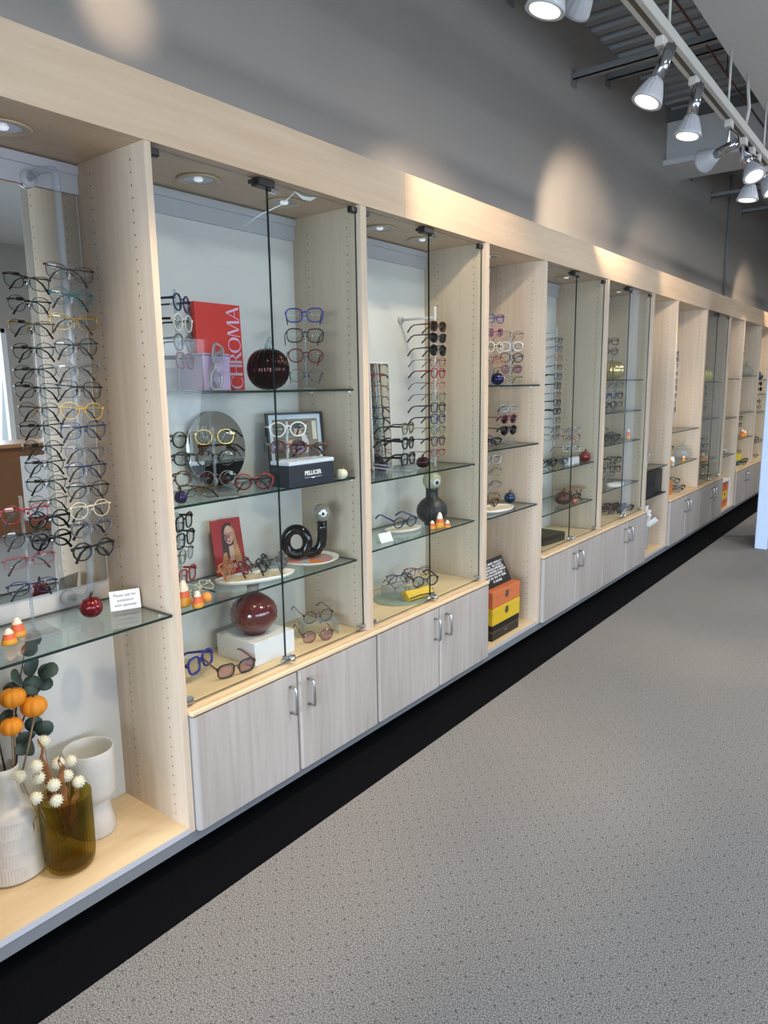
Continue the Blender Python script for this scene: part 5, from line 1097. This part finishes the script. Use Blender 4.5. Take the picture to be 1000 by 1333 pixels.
# ================================================================== bay 8
wall_rack(-0.215, 7.165, 1.12, 1.92, [1.802, 1.748, 1.686, 1.615, 1.545, 1.480, 1.409, 1.338, 1.278], 'tall white rod rack in the open jar bay', 'tall rack of open jar bay',
          [('round', 'tortoise', 'thick'), ('square', 'navy', 'thick'), ('round', 'black', 'thin'), ('panto', 'black', 'thick'), ('square', 'black', 'thick'), ('round', 'burgundy', 'thick'), ('square', 'navy', 'thin'), ('panto', 'black', 'thin'), ('round', 'black', 'thick')], 'eyeglasses on the rack of the open jar bay', False, ACRW, (1.86, 1.16), rr=0.009, elbow=False, rz=R(18), far=True)
pj = thing('glass_pumpkin_jar', 'clear studded glass pumpkin jar with candy inside', 'jar', (-0.10, 7.12, SHELVES[8][1]))
mb = MB(); mb.lathe([(0.0, 0.0), (0.05, 0.0), (0.075, 0.03), (0.08, 0.06), (0.07, 0.095), (0.05, 0.11), (0.0, 0.112)], 48, 0, None, True, caps=False, mod=lambda t, z, q: 1 - 0.08*(1 - abs(math.sin(t*6)))); CJ = clear('studded_clear_glass', (236, 240, 240), 1.0, milk=0.12); mb.build('body', CJ, pj)
mb = MB(); mb.lathe([(0.055, 0.111), (0.045, 0.128), (0.02, 0.138), (0.0, 0.14)], 24, caps=False); mb.tube([(0, 0, 0.138), (0.005, 0, 0.16), (0.02, 0.01, 0.185)], [0.012, 0.009, 0.007], 10); mb.build('lid', CJ, pj)
mb = MB()
for k in range(16): mb.ball((0.066*math.cos(k*PI/8), 0.066*math.sin(k*PI/8), 0.098), 0.006, 6, 4)
mb.build('studs', CJ, pj)
candy_corn((-0.055, 7.015, SHELVES[8][1]), 0.022, 0.05, 'candy corn in front of the clear pumpkin jar')
candy_corn((-0.10, 6.76, SHELVES[8][1]), 0.022, 0.045, 'candy corn by the white tag in jar bay')
tg = thing('white_tag', 'folded white tag card on the jar bay shelf', 'card', (-0.12, 6.86, SHELVES[8][1]), R(-30)); mb = MB(); mb.box((-0.001, -0.04, 0), (0.001, 0.04, 0.05), M=Tr(ry=R(-15))); mb.box((-0.03, -0.04, 0), (0, 0.04, 0.001)); mb.build('card', PAPER, tg)
counter_stand(-0.20, 6.95, SHELVES[8][1], 0.945, [0.925], R(-30), 'clear stand holding one pair beside the white tag', 'the stand beside the white tag', [('square', 'black', 'thin')], 'lone pair beside the white tag', tags=0, far=True)
box_thing('tan_box', (-0.27, 6.47, ZL), (-0.06, 6.72, ZL + 0.125), 'tan orange wooden box at the jar bay ledge corner', 'box', mat('tan_wood_box', (190, 122, 66), 0.5, var=0.1))
glasses((-0.08, 6.82, ZL + 0.105), 'black eyeglasses on the clear riser beside the tan box', 'oval', 'black', 'thick', False, R(-35), ry=R(8), far=True)
riser((-0.10, 6.82, ZL), 0.15, 0.08, 0.085, R(-35), 'clear acrylic riser beside the tan box')
glasses((-0.07, 6.955, ZL + 0.021), 'black eyeglasses lying on ledge beyond the tan box', 'oval', 'black', 'thick', True, R(-40), ry=R(12), far=True)
glasses((-0.06, 6.84, ZL + 0.021), 'brown eyeglasses lying on ledge before the clear riser', 'oval', 'brown', 'thin', True, R(-40), ry=R(22), far=True)

# ================================================================== bay 9
y0, y1 = bay(9)
bm9 = thing('wall_mirror', 'tall mirror lining the back of the yellow pumpkin bay', 'mirror', (XB + 0.004, (y0+y1)/2, 1.10)); mb = MB(); mb.box((XB + 0.0005, y0 + 0.004, 1.10), (XB + 0.006, y1 - 0.004, 2.05)); mb.m[-6:] = [1, 1, 1, 0, 1, 1]; mb.build('mirror_pane', [mat('smoky_mirror', (190, 184, 168), 0.03, metal=1.0, var=0), BLACKP], bm9, True)
pumpkin((-0.15, 7.99, 1.535), 0.075, 0.12, 'yellow ribbed pumpkin behind the farthest glass doors', (240, 214, 132), ribs=9, rough=0.35, name='ceramic_pumpkin', depth=0.14, stem=(150, 130, 80))
counter_stand(-0.24, 7.80, 1.535, 1.86, [1.84, 1.77, 1.70], R(-30), 'clear stand behind the yellow ribbed pumpkin', 'the stand behind yellow pumpkin', [('panto', 'silver', 'thin'), ('square', 'clear', 'thin'), ('panto', 'silver', 'thin', None, 'black')], 'eyeglasses behind the yellow pumpkin', tags=1, far=True)
counter_stand(-0.18, 7.96, 1.16, 1.50, [1.475, 1.405, 1.335, 1.265], R(-30), 'clear stand on shelf under the yellow pumpkin', 'the stand under yellow pumpkin', [('panto', 'silver', 'thin'), ('square', 'grey', 'thin'), ('panto', 'clear', 'thin'), ('square', 'black', 'thin')], 'eyeglasses under the yellow pumpkin', tags=1, far=True)
counter_stand(-0.17, 7.93, 0.735, 0.96, [0.938, 0.872, 0.808], R(-30), 'clear stand behind the far candy corn', 'the stand behind far candy corn', [('round', 'black', 'thin'), ('square', 'black', 'thick'), ('panto', 'black', 'thin')], 'eyeglasses behind the far candy corn', tags=0, far=True)
counter_stand(-0.17, 8.10, 0.735, 0.955, [0.935, 0.868, 0.806], R(-30), 'clear stand nearest the far upright by candy corn', 'the stand beyond far candy corn', [('round', 'grey', 'thin'), ('square', 'black', 'thin'), ('panto', 'grey', 'thin')], 'eyeglasses beyond the far candy corn', tags=0, far=True)
candy_corn((-0.07, 7.79, 0.735), 0.03, 0.085, 'tall candy corn behind the farthest glass doors'); candy_corn((-0.055, 7.855, 0.735), 0.026, 0.05, 'short candy corn behind the farthest glass doors')
counter_stand(-0.13, 8.00, ZL, 0.67, [0.655], R(-32), 'low clear stand on the ledge under far candy corn', 'the low ledge stand', [('square', 'black', 'thick')], 'lone pair on the far ledge stand', tags=0, far=True)
glasses((-0.09, 7.86, ZL + 0.022), 'grey eyeglasses lying on ledge under the far candy corn', 'square', 'grey', 'thick', True, R(-40), ry=R(15), far=True)
glasses((-0.085, 8.09, ZL + 0.022), 'cream eyeglasses lying on ledge near the far upright', 'square', 'cream', 'thick', True, R(-40), ry=R(15), far=True)

# ================================================================== bay 10
y0, y1 = bay(10)
wc = thing('white_case', 'open white case around three small coloured boxes', 'case', (-0.18, 8.78, ZB)); mb = MB()
mb.box((-0.33, 8.50, ZB), (-0.03, 8.52, 0.42)); mb.box((-0.33, 8.94, ZB), (-0.03, 8.958, 0.42)); mb.box((-0.33, 8.50, 0.42), (-0.03, 8.958, 0.438)); mb.box((-0.33, 8.52, ZB), (-0.315, 8.94, 0.42)); mb.build('shell', WHITEP, wc, True)
for i, (c, n, w) in enumerate((((206, 112, 58), 'orange', 'lowest'), ((222, 184, 44), 'yellow', 'middle'), ((212, 100, 52), 'orange', 'topmost'))):
    zb_ = ZB + 0.002 + 0.091*i
    box_thing('small_box', (-0.28, 8.58, zb_), (-0.045, 8.90, zb_ + 0.089), '%s small box, %s in the white case' % (n, w), 'box', mat('%s_small_box_%d' % (n, i), c, 0.45), lidz=zb_ + 0.06, badge=(0.03, 0.04, mat('dark_red_badge', (110, 40, 30), 0.5)), group='small boxes in the white case')
glasses((-0.10, 8.72, 0.724 + 0.022), 'white eyeglasses lying on shelf over the white case', 'oval', 'white', 'thick', True, R(-40), ry=R(12), far=True)
for z in (1.566, 1.139):
    t = thing('black_clip', 'small black bracket standing on the %s shelf over the white case' % ('upper' if z > 1.3 else 'middle'), 'bracket', (-0.10, 8.62, z)); mb = MB(); mb.box((-0.03, -0.006, 0), (0.03, 0.006, 0.055), c=0.001); mb.box((-0.03, -0.006, 0), (0.03, 0.05, 0.004)); mb.build('plate', BLACKP, t)

# ================================================================== bay 11 and 12
pumpkin((-0.11, 9.72, 1.603), 0.085, 0.125, 'large clear glass pumpkin in the farthest open bay', (230, 230, 226), ribs=9, name='glass_pumpkin', stemmat=STEMG, depth=0.10, bodymat=CJ)
wall_rack(-0.14, 9.56, 1.185, 1.58, [1.535, 1.475, 1.415, 1.355, 1.295, 1.24], 'white rack under the clear glass pumpkin', 'rack under the clear glass pumpkin', [('round', 'black', 'thin'), ('panto', 'grey', 'thin'), ('square', 'black', 'thin'), ('round', 'grey', 'thin'), ('panto', 'black', 'thin'), ('square', 'grey', 'thin')], 'eyeglasses under the clear glass pumpkin', False, ACRW, (1.56, 1.20), rr=0.007, elbow=False, far=True)
wall_rack(-0.14, 9.56, 1.74, 1.97, [1.93, 1.86], 'short white rack above the clear glass pumpkin shelf', 'short rack above glass pumpkin', [('round', 'black', 'thick', 'dark'), ('panto', 'black', 'thick', 'dark')], 'sunglasses above the clear glass pumpkin', False, ACRW, (1.95,), rr=0.007, elbow=False, far=True)
counter_stand(-0.12, 9.50, 0.87, 1.14, [1.10, 1.02], R(-20), 'clear stand behind the far candy corn cluster', 'the stand behind candy corn cluster', [('square', 'black', 'thick'), ('square', 'navy', 'thick')], 'eyeglasses behind the candy corn cluster', tags=0, far=True)
for (x, y, r, h, lb) in ((-0.07, 9.60, 0.035, 0.095, 'tallest candy corn of the farthest cluster'), (-0.06, 9.70, 0.03, 0.055, 'orange candy corn, middle of the farthest cluster'), (-0.08, 9.79, 0.032, 0.07, 'candy corn at far end of the farthest cluster')): candy_corn((x, y, 0.87), r, h, lb)
box_thing('yellow_case', (-0.24, 9.45, ZL + 0.06), (-0.085, 9.75, ZL + 0.13), 'yellow flat case lying on a teal case', 'case', mat('lime_yellow_case', (222, 206, 44), 0.45)); box_thing('teal_case', (-0.235, 9.46, ZL), (-0.09, 9.74, ZL + 0.059), 'teal flat case under the yellow case', 'case', mat('teal_case', (60, 140, 150), 0.45))
glasses((-0.12, 9.60, ZL + 0.151), 'grey eyeglasses resting on the yellow flat case', 'square', 'grey', 'thin', False, R(-30), ry=R(8), far=True)
glasses((-0.09, 9.84, ZL + 0.022), 'tortoise eyeglasses lying beside the yellow and teal cases', 'square', 'tortoise', 'thick', True, R(-40), ry=R(12), far=True)
glasses((-0.04, 9.53, ZL + 0.022), 'black eyeglasses lying in front of the teal case', 'square', 'black', 'thick', True, R(-30), ry=R(20), far=True)
pumpkin((-0.10, 10.55, 1.558), 0.045, 0.07, 'small blue grey pumpkin beside the pale partition', (74, 92, 104))
counter_stand(-0.10, 10.45, 1.371, 1.53, [1.505, 1.435], R(-20), 'clear stand with sunglasses beside the pale partition', 'the upper stand by the partition', [('round', 'black', 'thick', 'dark'), ('panto', 'black', 'thick', 'dark')], 'sunglasses beside the partition', tags=0, far=True)
counter_stand(-0.10, 10.45, 1.143, 1.32, [1.275, 1.205], R(-20), 'clear stand with eyeglasses beside the pale partition', 'the lower stand by the partition', [('round', 'black', 'thick'), ('square', 'black', 'thin')], 'eyeglasses beside the partition', tags=0, far=True)
glasses((-0.09, 10.45, 0.763 + 0.03), 'black eyeglasses propped on low shelf by the partition', 'square', 'black', 'thick', False, R(-30), ry=R(20), far=True)
glasses((-0.09, 10.50, ZL + 0.022), 'grey eyeglasses on the ledge by the partition', 'square', 'grey', 'thick', True, R(-30), ry=R(15), far=True)

# ------------------------------------------------------------------ track lighting
TX, TZ = 0.772, 2.90
tk = thing('light_track', 'pale grey ceiling light track hung on thin rods', 'light track', (TX, 0.0, TZ))
TRK = mat('track_enamel', (196, 194, 188), 0.4, var=0.02)
mb = MB(); mb.box((-0.033, -2.0, 0.0), (0.033, 12.0, 0.045), c=0.003); mb.build('channel', TRK, tk)
mb = MB(); mb.box((-0.010, -2.0, -0.0008), (0.010, 12.0, 0.0005)); mb.build('slot', mat('track_slot', (70, 64, 54), 0.5), tk)
for y in (1.5, 3.3, 4.35, 5.3, 6.9, 8.6): 
    mb = MB(); mb.tube([(0, y, 0.045), (0, y, 0.35)], 0.006, 8); mb.build('hanger_rod', TRK, tk)
mb = MB(); mb.tube([(0, 4.75, 0.045), (0.02, 4.74, 0.15), (0.0, 4.78, 0.25), (-0.012, 4.8, 0.35)], 0.009, 8); mb.build('feed_conduit', TRK, tk)
pp = thing('sprinkler_cable', 'thin red brown cable strung below the corrugated deck', 'cable', (0.43, 0, 3.62)); mb = MB(); mb.tube([(0, 2.0, 0), (0, 6.0, -0.01), (0, 9.5, 0)], 0.007, 8); mb.build('cable', mat('red_brown_cable', (92, 52, 46), 0.5), pp)
for y in (4.2, 5.7, 7.3):
    mb = MB(); mb.tube([(0, y, 0), (0, y, 0.36)], 0.004, 6); mb.build('drop_wire', BLACKP, pp)
LBODY = mat('lamp_white', (168, 170, 175), 0.35, var=0.02); LCHR = mat('lamp_chrome', (176, 178, 184), 0.16, metal=1.0, var=0)
LFACE = mat('lamp_lens', (255, 250, 240), 0.3, emit=(255, 246, 226), estr=1.7, var=0)
def spot(y, head, d, label, power=40, size=62, blend=0.6, built=True, col=(1.0, 0.80, 0.58)):
    """lamp on the track at y; head: centre of the lens face; d: beam direction"""
    d = Vector(d).normalized(); hd = Vector(head)
    root = None
    if built:
        root = thing('track_spotlight', label, 'spotlight', (TX, y, TZ), 0, 'track spotlights')
        l = hd - Vector((TX, y, TZ))
        mb = MB(); mb.box((-0.018, -0.03, -0.040), (0.018, 0.03, -0.001), c=0.003); mb.build('adapter', TRK, root)
        Q = d.to_track_quat('Z', 'Y').to_matrix().to_4x4()
        M = Matrix.Translation(l) @ Q
        back = l - d * 0.088; end = l - d * 0.225
        mb = MB(); mb.strip([(0, 0, -0.045), (0, 0, -0.12), end*0.55 + Vector((0, 0, -0.12))*0.45, (end + back)/2 + Vector((0.018, 0, 0))], 0.026, 0.008, wdir=(0, 1, 0.1)); mb.build('arm', STEEL, root)
        mb = MB(); mb.tube([back, end], 0.024, 18); mb.build('socket_tube', LCHR, root)
        mb = MB(); mb.tube([end, end + Vector((0.008, 0.008, 0.012)), end*0.5 + Vector((0.022, 0.014, -0.02)), (0.006, 0.012, -0.042)], 0.0035, 6); mb.build('cord', BLACKP, root)
        mb = MB(); mb.lathe([(0.022, -0.092), (0.031, -0.086), (0.040, -0.066), (0.052, -0.036), (0.0605, -0.010), (0.062, 0.0), (0.058, 0.002), (0.05, -0.002), (0.0, -0.002)], 64, 0, M, True, caps=False, mod=lambda t, z, q: 1 - (0.09 if -0.08 < z < -0.02 and math.sin(t*16) > 0.2 else 0)); mb.build('lamp_body', LBODY, root)
        mb = MB(); mb.lathe([(0.0, 0.0005), (0.048, 0.0005), (0.048, -0.001)], 32, 0, M, True, caps=False); mb.build('lamp_lens', LFACE, root)
    li = bpy.data.lights.new('spot_beam', 'SPOT'); li.energy = power * 1.75; li.color = col; li.spot_size = R(size); li.spot_blend = blend; li.shadow_soft_size = 0.045
    lo = bpy.data.objects.new('spot_beam', li); COL.objects.link(lo)
    lo.location = hd + d * 0.012; lo.rotation_euler = d.to_track_quat('-Z', 'Y').to_euler()
LOW = 'pale ribbed track lamp '
spot(2.27, (0.735, 2.215, 2.645), (-0.25, -0.12, -1), LOW + 'nearest the camera at the top of photo', 42)
spot(2.47, (0.70, 2.50, 2.765), (-0.8, 0.5, -0.55), LOW + 'just behind the nearest, turned to the wall', 40)
spot(3.21, (0.755, 3.115, 2.635), (-0.33, -0.28, -1), LOW + 'hanging alone, tilted toward the cabinets', 42)
spot(3.70, (0.765, 3.665, 2.64), (-0.14, -0.12, -1), LOW + 'hanging straight down beyond the tilted one', 42)
spot(4.39, (0.655, 4.38, 2.712), (-1, 0.62, -0.16), LOW + 'turned sideways to the grey wall', 60, 62)
spot(4.75, (0.825, 4.83, 2.70), (0.34, -0.3, -0.75), LOW + 'aimed toward the room, glowing face visible', 30)
spot(5.14, (0.86, 5.20, 2.69), (0.55, -0.1, -0.75), LOW + 'partly hidden behind the one aimed at room', 30)
spot(4.97, (0.77, 4.95, 2.60), (-0.1, -0.05, -1), LOW + 'lowest in the far cluster, pointing down', 42)
spot(5.45, (0.83, 5.50, 2.72), (-0.7, 0.8, -0.3), LOW + 'at the photo edge in the far cluster', 34, 60)
for yy, d, pw in ((0.3, (-0.5, 0.2, -1), 22), (1.12, (-0.42, -0.02, -1), 62), (6.6, (-0.55, 0.05, -1), 42), (7.6, (-0.5, 0.1, -1), 42), (8.8, (-0.6, 0.1, -0.95), 42), (9.9, (-1, 0.6, -0.2), 34), (10.4, (-0.6, 0.1, -0.9), 42)):
    spot(yy, (0.73, yy, 2.66), d, LOW + 'out of frame on the track, number at metre %.1f' % yy, pw, 60, built=False)

spot(0.95, (0.73, 0.95, 2.66), (-1, 0.47, 0.05), LOW + 'out of frame', 52, 15, 0.95, built=False)
for i, yy in enumerate((2.2, 5.4, 8.6, 11.8)):  # unseen fill panels, added to brighten the far carpet
    t = thing('added_fill_panel', 'square unseen fill light panel added over the carpet, %s from the storefront' % ('first', 'second', 'third', 'fourth')[i], 'added fill light', (2.4, yy, 3.3), 0, 'added square fill light panels')
    mb = MB(); mb.box((-0.32, -0.32, -0.02), (0.32, 0.32, -0.001)); mb.build('housing', WHITEP, t)
    mb = MB(); mb.box((-0.29, -0.29, -0.024), (0.29, 0.29, -0.0205)); mb.build('diffuser', mat('fill_panel_diffuser', (240, 242, 245), 0.5, emit=(245, 248, 255), estr=2.0, var=0), t)
    li = bpy.data.lights.new('fill_panel_glow', 'AREA'); li.shape = 'SQUARE'; li.size = 0.58; li.energy = 46; li.color = (1.0, 0.97, 0.93)
    o = bpy.data.objects.new('fill_panel_glow', li); COL.objects.link(o); o.location = (2.4, yy, 3.27)
# reception counter across the room, seen in the nearest mirror
dsk = thing('reception_counter', 'brown wooden reception counter across the room with white panel', 'counter', (5.6, 4.6, 0))
mb = MB(); mb.box((-0.3, -1.4, 0), (0.3, 1.4, 0.95), c=0.005); mb.build('body', mat('brown_veneer', (128, 86, 58), 0.45, var=0.15, scale=8), dsk)
mb = MB(); mb.box((-0.36, -1.46, 0.95), (0.36, 1.46, 0.99), c=0.005); mb.build('top', mat('oak_top', (176, 128, 86), 0.4, var=0.12, scale=8), dsk)
mb = MB(); mb.box((-0.306, -0.9, 0.15), (-0.301, 0.9, 0.85)); mb.build('front_panel', WHITEP, dsk)

# set every loose pair of glasses down on what carries it
bpy.context.view_layer.update()
for r in LYING:
    lz = min((c.matrix_world @ v.co).z for c in r.children for v in c.data.vertices)
    k = next((i for i in range(1, 13) if RIGHT[i-1] <= r.location.y <= RIGHT[i]), 12)
    lv = SHELVES[k] + [ZL if k not in NARROW else ZB] + [t[3] for t in TOPS if math.hypot(t[0] - r.location.x, t[1] - r.location.y) < t[2] + 0.02]
    lv = [z for z in lv if z < r.location.z - 0.002]
    if lv: r.location.z += max(lv) + 0.0006 - lz

# ------------------------------------------------------------------ daylight
W = bpy.data.worlds.new('daylight_sky'); SC.world = W; W.use_nodes = True
bg = W.node_tree.nodes['Background']; bg.inputs[0].default_value = (0.72, 0.86, 1.0, 1); bg.inputs[1].default_value = 1.0
def area(name, loc, rot, sx, sy, power, col, spread=180):
    li = bpy.data.lights.new(name, 'AREA'); li.shape = 'RECTANGLE'; li.size = sx; li.size_y = sy; li.energy = power; li.color = col; li.spread = R(spread)
    o = bpy.data.objects.new(name, li); COL.objects.link(o); o.location = loc; o.rotation_euler = rot
DAY = (0.69, 0.83, 1.0)
for h in RH:
    area('window_daylight', (XR + 0.3, (h[0]+h[1])/2, (h[2]+h[3])/2), (0, R(90 - 12), 0), h[3]-h[2], h[1]-h[0], 48, DAY, 110)
for h in FH:
    area('storefront_daylight', ((h[0]+h[1])/2, YN - 0.3, (h[2]+h[3])/2), (R(90 - 11), 0, 0), h[1]-h[0], h[3]-h[2], 115, DAY, 75)

# ------------------------------------------------------------------ camera
cam = bpy.data.cameras.new('camera'); co = bpy.data.objects.new('camera', cam); COL.objects.link(co); SC.camera = co
f, yaw, pit, rol = 930.238, R(37.66860), R(9.855435), R(-0.839144)
fw = Vector((-math.sin(yaw)*math.cos(pit), math.cos(yaw)*math.cos(pit), -math.sin(pit)))
r0 = Vector((math.cos(yaw), math.sin(yaw), 0)); u0 = r0.cross(fw)
rr_ = r0*math.cos(rol) + u0*math.sin(rol); uu = -r0*math.sin(rol) + u0*math.cos(rol)
m3 = Matrix((rr_, uu, -fw)).transposed()
co.matrix_world = Matrix.Translation((1.79890, 0.0, 1.52169)) @ m3.to_4x4()
cam.sensor_fit = 'VERTICAL'; cam.sensor_height = 36.0; cam.lens = f / 1333 * 36.0; cam.clip_start = 0.05

SC.view_settings.view_transform = 'Standard'; SC.view_settings.look = 'None'; SC.view_settings.gamma = 1.0
SC.view_settings.use_curve_mapping = False
SC.view_settings.exposure = -0.26
cy = SC.cycles
cy.use_denoising = True
try: cy.denoiser = 'OPENIMAGEDENOISE'
except Exception: pass
cy.max_bounces = 8; cy.diffuse_bounces = 4; cy.glossy_bounces = 5; cy.transmission_bounces = 6; cy.transparent_max_bounces = 40
cy.caustics_reflective = False; cy.caustics_refractive = False; cy.sample_clamp_indirect = 4.0; cy.sample_clamp_direct = 0
